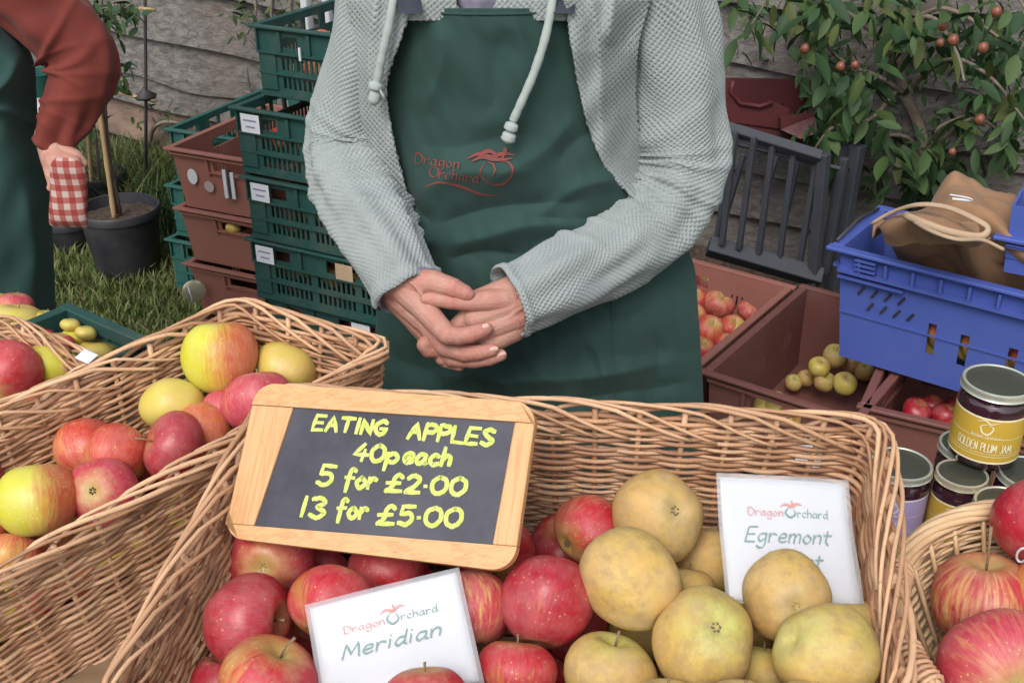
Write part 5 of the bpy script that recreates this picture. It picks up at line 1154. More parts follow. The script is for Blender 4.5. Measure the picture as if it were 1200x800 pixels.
# checked cloth bag hanging from the hand
cb_ = empty('checked_bag', PY(80, 225, 1.85), 0, 'small red and white checked cloth bag held by the person at the left', 'bag')
def ckp(u, v, y): return npv(PY(u, v, y)-cb_.location)
G = []
for (v, ul, ur, b) in ((184, 66, 86, .004), (192, 60, 98, .014), (205, 58, 102, .022), (230, 58, 102, .026), (255, 57, 103, .024), (263, 57, 104, .014), (266, 60, 102, .003)):
    row = []
    for k in range(24):
        a = 2*PI*k/24; u = (ul+ur)/2+(ur-ul)/2*np.sign(math.cos(a))*abs(math.cos(a))**.6; row.append(ckp(u, v, 1.835+b*.6*math.sin(a)))
    G.append(row)
G = np.array(G); G = np.stack([catmull([tuple(p) for p in G[:, j]], 30) for j in range(24)], 1); G[..., 1] += .004*vnoise(G[..., 0]*14, G[..., 2]*9, seed=2)
link('bag_cloth', grid_mesh('bag', G, wrap=True), M['check'], cb_)

# ================================================================== TABLES
def table(name, cx, cy, lx, ly, z, rz, label):
    e = empty(name, (cx, cy, 0), rz, label, 'table'); mb = MB(); mb.box((0, 0, z-.0135), (lx, ly, .025)); bevel(mb.build('tabletop', M['table'], e, False))
    for a in (-1, 1):
        for b in (-1, 1):
            mb = MB(); mb.box((a*(lx/2-.06), b*(ly/2-.06), (z-.028)/2), (.045, .045, z-.028)); mb.build('leg', M['table'], e, False)
ZT = .75
table('trestle_table', .10, .80, 1.75, .62, ZT, 0, 'wooden table under the wicker hampers and jars')
# ================================================================== WICKER
def rounded_path(C, r):
    """closed path round the corners C (vectors) -> fn t->(point)"""
    n = len(C); pts = []
    for i in range(n):
        p, a, b = C[i], C[i-1], C[(i+1) % n]; u = (a-p).normalized(); v = (b-p).normalized(); p0 = p+u*r; p1 = p+v*r
        for k in range(7): t_ = k/6; pts.append(p0*(1-t_)**2 + p*2*t_*(1-t_) + p1*t_**2)
    P = np.array([npv(p) for p in pts]); P = np.vstack([P, P[:1]]); L = np.concatenate([[0], np.cumsum(np.linalg.norm(np.diff(P, axis=0), axis=1))]); tot = L[-1]
    return P, L/tot, tot
def at(path, t):
    P, L, _ = path; t = np.mod(t, 1.0); return np.stack([np.interp(t, L, P[:, k]) for k in range(3)], -1)
def basket(name, label, rim, bot, depth, pitch=.0044, stake_gap=.043, rod=.0024, stake_r=.0030, seed=1, mat='wicker', border=True, span=6, bulge=.0, brod=.0033, rimw=.0090, group=None, twocol=False):
    """rim, bot: rounded paths with matching parameters"""
    tot = rim[2]; ns = int(round(tot/stake_gap)); ns += ns % 2; org = Vector(at(bot, np.array([0., .25, .5, .75])).mean(0)); e = empty(name, org, 0, label, 'basket', group); O = npv(org)
    rs_ = np.random.RandomState(seed)
    def wall(t, h):
        """h 0 rim .. 1 foot"""
        a = at(rim, t); b = at(bot, t); h = np.asarray(h)[..., None] if np.ndim(h) else h
        return a*(1-h)+b*h
    def outn(t):
        a = at(rim, t+.002)-at(rim, t-.002); d = at(rim, t)-at(bot, t); n = np.cross(a, d); n /= np.linalg.norm(n, axis=-1)[..., None]
        c = at(rim, t)-at(rim, np.array([0., .25, .5, .75])).mean(0); s = np.sign((n*c).sum(-1))[..., None]; return n*s
    upv = (at(rim, np.array([0., .25, .5, .75]))-at(bot, np.array([0., .25, .5, .75]))).mean(0); upv /= np.linalg.norm(upv)
    K = ns*5; rows = int(depth/pitch); Vs = []; Fs = []; Rn = []; base = 0; SEG = 6
    tt = np.arange(K)/K; NN = outn(tt)
    for k in range(rows):
        h = (k+1.2)/(rows+.8); ph = PI*(k % 2); jit = .32*pitch/depth*vnoise(tt*9+k*3.1, tt*0+k, seed=seed+k)
        amp = stake_r*.9*(1+.25*rs_.uniform(-1, 1)); off = amp*np.cos(PI*tt*ns+ph)
        ctr = wall(tt, np.clip(h+jit, 0, 1)) + NN*(off+bulge*math.sin(PI*h))[:, None]
        T = np.roll(ctr, -1, 0)-np.roll(ctr, 1, 0); T /= np.linalg.norm(T, axis=1)[:, None]; B = np.cross(T, NN); B /= np.linalg.norm(B, axis=1)[:, None]
        r_ = rod*(1+.22*vnoise(tt*6+k*1.7, tt*0+k*.3, seed=seed+500+k))*rs_.uniform(.85, 1.15)
        a = 2*PI*np.arange(SEG)/SEG
        V = ctr[:, None, :]+(NN[:, None, :]*np.cos(a)[None, :, None]+B[:, None, :]*np.sin(a)[None, :, None])*r_[:, None, None]
        Vs.append(V.reshape(-1, 3)); i = np.arange(K)[:, None]; j = np.arange(SEG)[None, :]; i2 = (i+1) % K; j2 = (j+1) % SEG
        Fs.append((np.stack([i*SEG+j, i2*SEG+j, i2*SEG+j2, i*SEG+j2], -1).reshape(-1, 4)+base)); base += K*SEG
        br = np.sort(rs_.randint(0, K, 5)); tone = rs_.uniform(.02, 1, 6); Rn.append(np.repeat(tone[np.searchsorted(br, np.arange(K)) % 6], SEG))
    V = np.concatenate(Vs)-O; Fc = np.concatenate(Fs).astype(np.int32); me = bpy.data.meshes.new('weave'); me.vertices.add(len(V)); me.vertices.foreach_set('co', V.astype(np.float32).ravel()); me.loops.add(Fc.size); me.loops.foreach_set('vertex_index', Fc.ravel())
    me.polygons.add(len(Fc)); me.polygons.foreach_set('loop_start', np.arange(0, Fc.size, 4, dtype=np.int32)); me.polygons.foreach_set('use_smooth', np.ones(len(Fc), bool)); at_ = me.attributes.new('rnd', 'FLOAT', 'POINT'); at_.data.foreach_set('value', np.concatenate(Rn).astype(np.float32)); me.update(calc_edges=True); me.validate()
    tag(link('weave', me, M[mat], e), kind='stuff')
    rodm = M['rod'] if mat == 'wicker' else M[mat]
    for k in range(ns):
        t_ = np.array([(k)/ns]); mb = MB(); pts = [Vector(wall(t_, h)[0]-O) for h in np.linspace(-.02, 1, 6)]; mb.tube(pts, stake_r, 6); mb.build('stake', rodm, e)
    if border:
        dt = 1/ns
        for k in range(ns):
            mb = MB(); pts = []; rr = []; n = 22; j = rs_.uniform(-.25, .25)
            for q in range(n):
                s = q/(n-1); t_ = np.array([(k+j)*dt+s*span*dt]); ang = R(-100)+s*R(330)
                dn = .0; 
                if s < .2: dn = (.2-s)/.2*.014
                if s > .72: dn = (s-.72)/.28*.024
                lay = rimw*(1+.12*math.sin(s*9+k*2.1))
                p = at(rim, t_)[0] + outn(t_)[0]*(math.cos(ang)*lay) + upv*(math.sin(ang)*lay*.9+rimw*.35) ; d_ = (at(bot, t_)-at(rim, t_))[0]; d_ /= np.linalg.norm(d_); p = p+d_*dn
                pts.append(Vector(p-O)); rr.append(brod*(1.0-.35*s)*(.88+.16*math.sin(k*1.3+3*math.sin(k*.7)))*(1+.05*math.sin(q*1.9+k)))
            mb.tube(pts, rr, 7); o = mb.build('rim_rod', rodm, e)
    # foot
    b4 = [Vector(at(bot, np.array([t_]))[0]-O) for t_ in np.arange(40)/40]; mb = MB(); cc = sum(b4, Vector())/40
    for q in range(1, 14):
        f = q/13; mb.tube([cc+(p-cc)*f+Vector((0, 0, .001*(-1)**i)) for i, p in enumerate(b4)], rod*2.2, 5, closed=True, rnd=.1+.8*random.random())
    tag(mb.build('base_weave', M[mat], e), kind='stuff')
    mb = MB(); mb.add([cc+(p-cc)*.99-Vector(upv)*.004 for p in b4], [tuple(range(40))]); mb.build('base', rodm, e, False)
    return e
def corner_basket(name, label, C, down, depth, inset, r=.035, **kw):
    cen = sum(C, Vector())/4; B = [c+(cen-c).normalized()*inset*1.3+down*depth for c in C]
    return basket(name, label, rounded_path(C, r), rounded_path(B, r*.8), depth, **kw)

# main hamper: its rim plane rises away from the buyer
yaw = R(11.9); el = R(14.8); BX = Vector((math.cos(yaw), -math.sin(yaw), 0)); BY = Vector((math.sin(yaw)*math.cos(el), math.cos(yaw)*math.cos(el), math.sin(el))); BZ = BX.cross(BY)
BL = PZ(318, 462, .985); 
BR = PP(1038, 500, BL, BZ)
FRc = PP(1060, 835, BL, BZ); FLc = PP(118, 835, BL, BZ)
hamper = corner_basket('wicker_hamper', 'large wicker hamper holding the red and the russet apples with the price board on it', [BL, BR, FRc, FLc], -BZ, .205, .032, r=.03, seed=3, span=6)
# left hamper
A1 = PZ(278, 358, .995); A2 = PZ(459, 410, .975); A3 = PZ(-190, 790, .885); A4 = PZ(-230, 600, .905)
hamper2 = corner_basket('wicker_hamper', 'long narrow wicker hamper of green and red apples left of the price board', [A1, A2, A3, A4], Vector((.0, .10, -1)).normalized(), .19, .026, r=.022, seed=8, span=6)
# far left hamper
B1 = PZ(12, 377, .90); B2 = PZ(122, 431, .885); B3 = PZ(-260, 590, .845); B4 = PZ(-340, 480, .855)
hamper3 = corner_basket('wicker_hamper', 'wicker hamper at the left edge behind the long one', [B1, B2, B3, B4], Vector((.0, .10, -1)).normalized(), .085, .012, r=.02, seed=12, span=6)
# round basket at the right edge
RC0 = PZ(1238, 738, .90); RN = Vector((-.10, -.16, 1)).normalized(); rx = Vector((1, 0, .1)).normalized(); ry = RN.cross(rx).normalized(); rx = ry.cross(RN)
def ring(c, ra, rb, n=60, sq=1.0):
    P = np.array([npv(c + rx*math.cos(-2*PI*k/n+PI)*ra + ry*math.sin(-2*PI*k/n+PI)*rb) for k in range(n+1)]); L = np.concatenate([[0], np.cumsum(np.linalg.norm(np.diff(P, axis=0), axis=1))]); return P, L/L[-1], L[-1]
rb_ = basket('round_basket', 'round pale wicker basket of streaked red apples at the right edge', ring(RC0, .125, .130), ring(RC0-RN*.10, .085, .09), .11, pitch=.0050, stake_gap=.032, rod=.0019, stake_r=.0024, seed=20, mat='pale_rod', border=False, bulge=.010)
rimp = ring(RC0+RN*.006, .130, .135)
for q in range(7):
    a = 2*PI*q/7; mb = MB(); pts = []
    for k in range(72):
        t_ = np.array([k/72]); rad = at(rimp, t_)[0]-npv(RC0); rad /= np.linalg.norm(rad); aa = a+k/72*2*PI*3
        pts.append(Vector(at(rimp, t_)[0]+rad*math.cos(aa)*.0062+npv(RN)*math.sin(aa)*.0062)-rb_.location)
    mb.tube(pts, .0036, 6, closed=True); mb.build('rim_rod', M['pale_rod'], rb_)
for t0 in (.045, .94, .62):
    for q in range(8):
        mb = MB(); pts = []; t_ = np.array([t0+q*.0065]); c = at(rimp, t_)[0]; rad = c-npv(RC0); rad /= np.linalg.norm(rad)
        for k in range(12):
            aa = 2*PI*k/12; pts.append(Vector(c+rad*math.cos(aa)*.0125+npv(RN)*math.sin(aa)*.0118)-rb_.location)
        mb.tube(pts, .0022, 5, closed=True); mb.build('lashing', M['rod'], rb_)

# ================================================================== APPLES
HP = BL-BZ*.045
def on_plane(u, v, off=0): return PP(u, v, HP+BZ*off, BZ)
def put(u, v, dpx, skin, stalk, tw, label, off=0, mesh=0, st=0, asp=1.0, plane=None, group=None):
    c = (plane or on_plane)(u, v, off); d = dpx*depth_of(c)/F; return apple(c, d, skin, (Vector(stalk), tw), label, group, mesh, st, True, asp)
V3 = Vector
put(290, 727, 112, 'deepred', (.95, -.25, .25), 2.2, 'big dark red apple in the left corner of the hamper, stalk end to the right', .0, 0)
put(318, 800, 118, 'red', (.35, .25, .9), 3.6, 'orange red apple at the bottom edge, its stalk showing near the left rim', .022, 3, 1)
put(390, 706, 98, 'red', (.3, .8, .4), 4.3, 'bright orange red apple touching the corner of the Meridian card', .012, 1)
put(318, 655, 104, 'red', (0, .8, -.4), 1.2, 'red apple half under the lower left corner of the price board', -.03, 2)
put(452, 672, 92, 'red', (.2, .7, .4), 0.2, 'dark red apple in shadow between price board and Meridian card', -.035, 1)
put(548, 716, 104, 'stripe', (-.2, .9, .5), 4.9, 'striped red apple behind the right side of the Meridian card', -.004, 0)
put(642, 705, 112, 'deepred', (.25, .8, .6), 4.6, 'glossy deep red apple in the middle of the hamper beside the yellow one', .010, 2)
put(692, 622, 88, 'red', (.9, .6, .1), 4.2, 'red apple with a green side against the back of the hamper', -.018, 1)
put(603, 790, 98, 'red', (.1, .6, .8), 4.7, 'bright red apple at the bottom edge right of the Meridian card', .0, 3)
put(497, 826, 104, 'red', (.0, .6, .8), 4.4, 'red apple at the bottom edge in front of the Meridian card', .045, 1)
put(415, 765, 82, 'stripe', (.3, .6, .5), 1.3, 'red and green apple mostly behind the Meridian card', -.03, 2)
put(262, 806, 84, 'deepred', (0, .4, .8), 1.0, 'dark red apple low at the left wall of the hamper', -.04, 0)
put(582, 650, 88, 'red', (.1, .9, .1), 4.4, 'red apple peeping out beside the right corner of the price board', -.035, 3)
put(770, 603, 108, 'russet', (-.35, .65, -.62), 1.0, 'tan russet apple at the back with its dry eye showing', .020, 0)
put(741, 679, 114, 'russet', (-.4, .55, .2), 4.4, 'smooth golden russet apple in the middle leaning on the red one', .030, 4, 0, 1.08)
put(838, 655, 88, 'russet', (.1, .5, .8), 4.2, 'russet apple half behind the left edge of the Egremont card', -.04, 1)
put(715, 790, 114, 'russetgreen', (.15, .35, .92), 4.0, 'green brown russet apple with a stalk dimple at the bottom middle', -.005, 3)
put(826, 752, 122, 'russetgreen', (-.12, .45, -.88), 4.4, 'large yellow green russet apple with its dark eye facing up', .020, 0)
put(922, 702, 106, 'russet', (.0, .5, -.3), 4.6, 'golden russet apple standing in front of the Egremont card', .020, 2)
put(966, 768, 120, 'russetgreen', (.5, .1, -.4), 4.9, 'broad green russet apple near the right wall of the hamper', .030, 4)
put(995, 732, 72, 'russet', (.1, .4, .8), 4.2, 'small russet apple behind the broad green one by the right wall', -.02, 1)
put(778, 838, 96, 'russet', (.1, .4, .8), 4.2, 'golden russet apple at the bottom edge, only its top showing', .02, 1)
put(870, 846, 104, 'russet', (.1, .4, .8), 4.9, 'orange tinted russet apple at the bottom edge below the large one', .03, 0)
put(948, 850, 110, 'russet', (.2, .4, .8), 4.4, 'tan russet apple at the bottom edge towards the right wall', .035, 2)
put(806, 690, 62, 'russet', (.1, .5, .8), 4.4, 'small piece of a russet apple between the two golden ones', -.03, 3)
put(893, 790, 80, 'russetgreen', (.1, .5, .8), 4.4, 'shadowed russet apple deep between the two green ones', -.03, 3)
# lower layer
r_ = random.Random(5)
for i in range(7):
    for j in range(5):
        a = .06+i*.083; b = -.04-j*.078; 
        c = BL+BX*(a+r_.uniform(-.01, .01))+BY*(b+r_.uniform(-.01, .01))-BZ*(.128+r_.uniform(0, .02))
        w_ = (BR-BL).length
        if a > w_-.05: continue
        russ = a > w_*.64
        apple(c, r_.uniform(.070, .078), 'russetgreen' if russ else 'deepred', (V3((r_.uniform(-1, 1), r_.uniform(-1, 1), 1)), r_.uniform(0, 6)), 'russet apple in the lower layer of the large hamper' if russ else 'dark red apple in the lower layer of the large hamper', 'lower russet apples of the large hamper' if russ else 'lower red apples of the large hamper', r_.randrange(4), 0, False)
# left hamper
n2 = (A2-A1).cross(A4-A1).normalized(); n2 = n2 if n2.z > 0 else -n2; HP2 = A1-n2*.05
def pl2(u, v, off=0): return PP(u, v, HP2+n2*off, n2)
put(258, 418, 86, 'green', (-.1, .5, .9), V3((1, -.1, .2)), 'big yellow green apple with a red flushed side at the top of the left hamper', .035, 4, 0, 1.0, pl2)
put(203, 476, 72, 'yellow', (.1, .7, .3), 4.2, 'dull yellow apple below the big yellow green one', .010, 1, 0, 1, pl2)
put(334, 436, 78, 'yellow', (.2, .7, .3), 2.2, 'yellow green apple at the far end of the left hamper', .0, 3, 0, 1, pl2)
put(303, 470, 82, 'pink', (-.1, .6, .8), 4.4, 'pinkish red apple beside the corner of the large hamper', .022, 1, 0, 1, pl2)
put(266, 482, 58, 'pink', (.1, .6, .6), 3.4, 'small red apple wedged beneath the pinkish one', .0, 0, 0, 1, pl2)
put(237, 505, 72, 'green', (.1, .6, .6), 2.0, 'yellow green apple behind the dark pink one', .0, 2, 0, 1, pl2)
put(204, 525, 82, 'deepred', (-.75, -.3, .55), 4.0, 'dark pink apple with its stalk facing left', .015, 3, 1, 1, pl2)
put(136, 532, 74, 'orange', (.1, .8, .4), 1.8, 'yellow and orange red striped apple in the left hamper', .012, 2, 0, 1, pl2)
put(101, 524, 70, 'orange', (-.3, .7, .4), 3.0, 'orange and green apple left of the striped one', -.002, 4, 0, 1, pl2)
put(123, 577, 84, 'pink', (.1, .6, -.5), 4.6, 'purplish red apple against the near rim of the left hamper', .015, 1, 0, .92, pl2)
put(44, 586, 92, 'green', (-.2, .7, .8), V3((1, .6, .5)), 'large lumpy green apple in the left hamper', .03, 4, 0, .95, pl2)
put(14, 652, 66, 'orange', (.1, .6, .6), 4.6, 'orange red apple low at the left edge below the green one', .0, 1, 0, 1, pl2)
put(-18, 614, 76, 'green', (.1, .6, .6), 2.6, 'green apple cut by the left edge of the view', .0, 1, 0, 1, pl2)
put(-40, 560, 80, 'red', (.1, .6, .6), 2.6, 'red apple of the left hamper beyond the left edge', .0, 1, 0, 1, pl2)
for i in range(11):
    f = .06+i*.088
    for g_ in (.3, .72):
        c = A1+(A4-A1)*f+(A2-A1)*g_*1.0-n2*.122
        apple(c, .072, r_.choice(['red', 'green', 'orange', 'yellow']), (V3((r_.uniform(-1, 1), r_.uniform(-1, 1), 1)), r_.uniform(0, 6)), 'apple in the lower layer of the long left hamper', 'lower apples of the long left hamper', r_.randrange(4), 0, False)
# far left hamper
n3 = (B2-B1).cross(B4-B1).normalized(); n3 = n3 if n3.z > 0 else -n3
def pl3(u, v, off=0): return PP(u, v, B1-n3*.04+n3*off, n3)
put(12, 436, 76, 'red', (.2, .7, .3), 2.6, 'shiny pinkish red apple at the left edge in the far left hamper', .03, 2, 0, 1, pl3)
put(60, 428, 58, 'green', (.1, .4, .8), 5.8, 'pale green apple with a pink flush in the far left hamper', .008, 0, 0, 1, pl3)
put(8, 400, 50, 'orange', (.1, .4, .8), 3.6, 'orange yellow apple behind the red one at the left edge', .0, 1, 0, 1, pl3)
put(38, 408, 44, 'yellow', (.1, .4, .8), 3.6, 'pale yellow apple near the corner of the far left hamper', .0, 1, 0, 1, pl3)
put(88, 452, 44, 'pink', (.1, .4, .8), 3.6, 'pink apple low in the far left hamper', -.02, 1, 0, 1, pl3)
put(-30, 470, 70, 'green', (.1, .4, .8), 3.6, 'green apple of the far left hamper beyond the left edge', .0, 1, 0, 1, pl3)
put(30, 485, 70, 'orange', (.1, .4, .8), 3.6, 'orange apple under the shiny red one in the far left hamper', -.02, 1, 0, 1, pl3)
# display trays further left
ZC = .83
c5 = PZ(165, 398, ZC); yw5 = R(-36); ux5 = V3((math.cos(yw5), math.sin(yw5), 0)); uy5 = V3((-math.sin(yw5), math.cos(yw5), 0))
o5 = c5-ux5*.17-uy5*.34
tray = crate('green', .17, .34, .085, 'green_crate', (o5.x, o5.y, ZC-.085), yw5, 'dark green display crate of small yellow apples beyond the far left hamper', 'x'); del tray['group']
table('side_table', o5.x+(ux5*.28+uy5*.17).x, o5.y+(ux5*.28+uy5*.17).y, .60, .32, ZC-.086, yw5, 'small table carrying the display crates at the left')
def plz(z): return lambda u, v, off=0: PZ(u, v, z+off)
for (u, v, dp, k, lab, z) in ((83, 381, 24, 'yellow', 'small yellow apple at the front left of the display crate', .82), (101, 390, 25, 'yellow', 'small yellow apple right of its twin in the display crate', .815), (88, 396, 32, 'green', 'pale green apple below the two small yellow ones', .80), (70, 402, 36, 'pink', 'dark pink apple just beyond the rim of the far left hamper', .81), (48, 392, 36, 'pink', 'dull red apple in the display crate at its left side', .80),
                             (22, 377, 64, 'yellow', 'wide pale yellow apple beyond the far left hamper', .79), (-8, 362, 60, 'green', 'pale green apple at the left edge beside the apron', .79), (55, 378, 44, 'green', 'yellow green apple touching the apron of the left helper', .785), (112, 412, 44, 'yellow', 'cream apple beside the paper tag', .78), (-30, 385, 60, 'pink', 'pink apple beyond the left edge in the display', .79), (125, 405, 28, 'yellow', 'little cream apple at the end of the display crate', .78), (20, 356, 40, 'pink', 'pink apple behind the wide yellow one', .80)):
    put(u, v, dp, k, (.1, .3, 1), 4.0, lab, 0, 3, 0, .8, plz(z))
q = PZ(101, 416, .905); mb = MB(); mb.box((0, 0, 0), (.026, .016, .001)); o = mb.build('paper_tag', M['paper'], smooth=False); o.location = q+V3((0, 0, -.002)); o.rotation_euler = (R(20), 0, R(-35)); tag(o, 'little white paper tag on the rim of the far left hamper', 'tag')
# round basket apples
def pl4(u, v, off=0): return PP(u, v, RC0-RN*.02+RN*off, RN)
put(1152, 702, 122, 'stripe', (-.0, .22, .95), 4.4, 'streaked red apple with a long pale stalk in the round basket', -.012, 2, 2, .9, pl4)
put(1170, 785, 138, 'pink', (.0, .5, -.2), 4.6, 'large pinkish red apple at the bottom of the round basket', .018, 0, 0, .92, pl4)
ap = put(1226, 612, 118, 'deepred', (.2, .7, .4), 4.6, 'deep red apple with a white sticker at the right edge', .040, 1, 0, 1, pl4)
put(1238, 705, 118, 'orange', (.2, .7, .4), 3.9, 'orange red apple at the right edge under the one with a sticker', .0, 0, 0, 1, pl4)
put(1200, 850, 100, 'red', (.2, .7, .4), 3.9, 'red apple below the bottom edge in the round basket', -.02, 0, 0, 1, pl4)
put(1300, 780, 120, 'stripe', (.2, .7, .4), 3.9, 'streaked apple of the round basket beyond the right edge', .0, 0, 0, 1, pl4)
for k in range(6):
    a = k*PI/3; c = RC0+rx*math.cos(a)*.055+ry*math.sin(a)*.055-RN*.062; apple(c, .064, 'red', (V3((0, 0, 1)), k), 'red apple in the lower layer of the round basket', 'lower apples of the round basket', k % 4, 0, False)
# sticker: a white loop
mb = MB(); sp_ = []
ctr_ = ap.location
for k in range(20):
    a = 2*PI*k/20; px_ = 1198+6.5*math.cos(a)-1.5*math.sin(a); py_ = 650+8*math.sin(a); r0 = ray(px_, py_); oc = CAM-ctr_; rad = ap.scale[0]*.078*.505; b_ = oc.dot(r0); c_ = oc.dot(oc)-rad*rad; a_ = r0.dot(r0); disc_ = b_*b_-a_*c_
    if disc_ > 0: sp_.append(CAM+r0*((-b_-math.sqrt(disc_))/a_)-r0.normalized()*.0005)
if len(sp_) > 3:
    mb.tube([p-ctr_ for p in sp_], .0012, 5, closed=len(sp_) == 20); o = mb.build('sticker', M['paper']); o.location = ctr_; tag(o, 'white oval loop sticker on the deep red apple at the right edge', 'sticker')

# ================================================================== PRICE BOARD AND CARDS
def frame_of(Q):
    o = Q[3]; ex = (Q[2]-Q[3]); ey = (Q[0]-Q[3]); w_, h_ = ex.length, ey.length; nz = ex.cross(ey).normalized()
    ex.normalize(); ey = nz.cross(ex).normalized(); return o, ex, ey, nz, w_, h_
dBL = depth_of(BL)
Q = quad_pose([(308, 450), (636, 474), (603, 671), (264, 630)], 1.0)
o_, ex, ey, nz, bw, bh = frame_of(Q)
# scale so that the board touches the front row of apples
tgt = depth_of(on_plane(435, 630, .045)); cur = depth_of((Q[2]+Q[3])/2); Q = [CAM+(p-CAM)*(tgt/cur) for p in Q]; o_, ex, ey, nz, bw, bh = frame_of(Q)
print('board', round(bw, 3), round(bh, 3), 'skew', round((Q[2]-Q[3]).normalized().dot((Q[0]-Q[3]).normalized()), 3), 'dist', [round(depth_of(p), 3) for p in Q])
if nz.dot(CAM-o_) < 0: nz = -nz
brd = empty('price_board', o_, 0, 'small slate price board in a pine frame leaning across the red apples', 'price board')
def Bp(x, y, z=0): return ex*x+ey*y+nz*z
fw = bw*.108; fh = bh*.145; th = .010
def prism(pts, z0, z1, name, mat, parent, fn, bev=.0012):
    n = len(pts); mb = MB(); mb.add([fn(x, y, z0) for x, y in pts]+[fn(x, y, z1) for x, y in pts], [tuple(range(n))[::-1], tuple(range(n, 2*n))]+[(k, (k+1) % n, n+(k+1) % n, n+k) for k in range(n)])
    o = mb.build(name, M[mat], parent, False); bmx = bmesh.new(); bmx.from_mesh(o.data); bmesh.ops.recalc_face_normals(bmx, faces=bmx.faces); bmx.to_mesh(o.data); bmx.free()
    if bev: bevel(o, bev, 2)
    return o
rr = .020
def bxy(u, v):
    p = PP(u, v, o_+nz*(th/2-.003), nz)-o_; return p.dot(ex), p.dot(ey)
def arc(cx, cy, a0, a1, r, n=7): return [(cx+r*math.cos(R(a0+(a1-a0)*k/n)), cy+r*math.sin(R(a0+(a1-a0)*k/n))) for k in range(n+1)]
iTL, iTR, iBR, iBL = bxy(345, 478), bxy(604, 495), bxy(578, 638), bxy(299, 616)
def ext(p, q, x): return (x, p[1]+(q[1]-p[1])*(x-p[0])/(q[0]-p[0]))
bl, br_, tl, tr = ext(iBL, iBR, 0), ext(iBL, iBR, bw), ext(iTL, iTR, 0), ext(iTL, iTR, bw); g_ = .0003
prism(arc(rr, rr, 180, 270, rr)+arc(bw-rr, rr, 270, 360, rr)+[(br_[0], br_[1]-g_), (bl[0], bl[1]-g_)], -th/2, th/2, 'frame_rail', 'pine', brd, Bp)
prism(arc(bw-rr, bh-rr, 0, 90, rr)+arc(rr, bh-rr, 90, 180, rr)+[(tl[0], tl[1]+g_), (tr[0], tr[1]+g_)], -th/2, th/2, 'frame_rail', 'pine', brd, Bp)
for (p0, p1, p2, p3) in ((bl, iBL, iTL, tl), (iBR, br_, tr, iTR)):
    # laid in a turned local frame so that the grain runs along them
    Mx = Matrix((tuple(ey), tuple(-ex), tuple(nz))).transposed().to_4x4()
    o = prism([p0, p1, p2, p3], -th/2, th/2-.0003, 'frame_rail', 'pine', brd, lambda x, y, z: Vector((y, -x, z)))
    o.matrix_local = Mx
prism([(iBL[0]-.004, iBL[1]-.004), (iBR[0]+.004, iBR[1]-.004), (iTR[0]+.004, iTR[1]+.004), (iTL[0]-.004, iTL[1]+.004)], -th/2+.001, th/2-.003, 'slate_panel', 'slate', brd, Bp, 0)
# lettering: solve where image points fall on the board
def line(mb, text, a, b, h, pen, jitter=.0004, seed=1, lift0=.0004, mi=0):
    """a,b: image points of the start and end of the base line; h cap height in metres"""
    x0, y0 = bxy(*a); x1, y1 = bxy(*b); L = math.hypot(x1-x0, y1-y0); c, s = (x1-x0)/L, (y1-y0)/L
    fn = lambda x, y, l: Bp(x0+c*x-s*y, y0+s*x+c*y, th/2-.003+lift0+l)
    text_mesh(mb, text, fn, h, pen, italic=.06, fit=L, jitter=jitter, seed=seed, mi=mi)
pxm = depth_of(Q[0])/F
for mi, (pen, lift) in enumerate(((.0042, .0004), )):
    mb = MB(); fs = 1.08
    line(mb, 'EATING', (366, 503), (451, 510), 15*pxm*fs, pen, seed=2, lift0=lift); line(mb, 'APPLES', (478, 513), (577, 522), 16*pxm*fs, pen, seed=3, lift0=lift)
    line(mb, '40p', (414, 538), (466, 543), 17*pxm*fs, pen, seed=4, lift0=lift); line(mb, 'each', (473, 542), (528, 546), 17*pxm*fs, pen, seed=5, lift0=lift)
    line(mb, '5', (371, 567), (388, 569), 20*pxm*fs, pen, seed=6, lift0=lift); line(mb, 'for', (403, 570), (440, 573), 18*pxm*fs, pen, seed=7, lift0=lift); line(mb, '£2.00', (452, 575), (545, 580), 17*pxm*fs, pen, seed=8, lift0=lift)
    line(mb, '13', (351, 604), (380, 607), 20*pxm*fs, pen, seed=9, lift0=lift); line(mb, 'for', (394, 606), (430, 608), 18*pxm*fs, pen, seed=10, lift0=lift); line(mb, '£5.00', (442, 613), (540, 617), 18*pxm*fs, pen, seed=11, lift0=lift)
    mb.build('chalk_lettering', M['chalk'], brd, False)

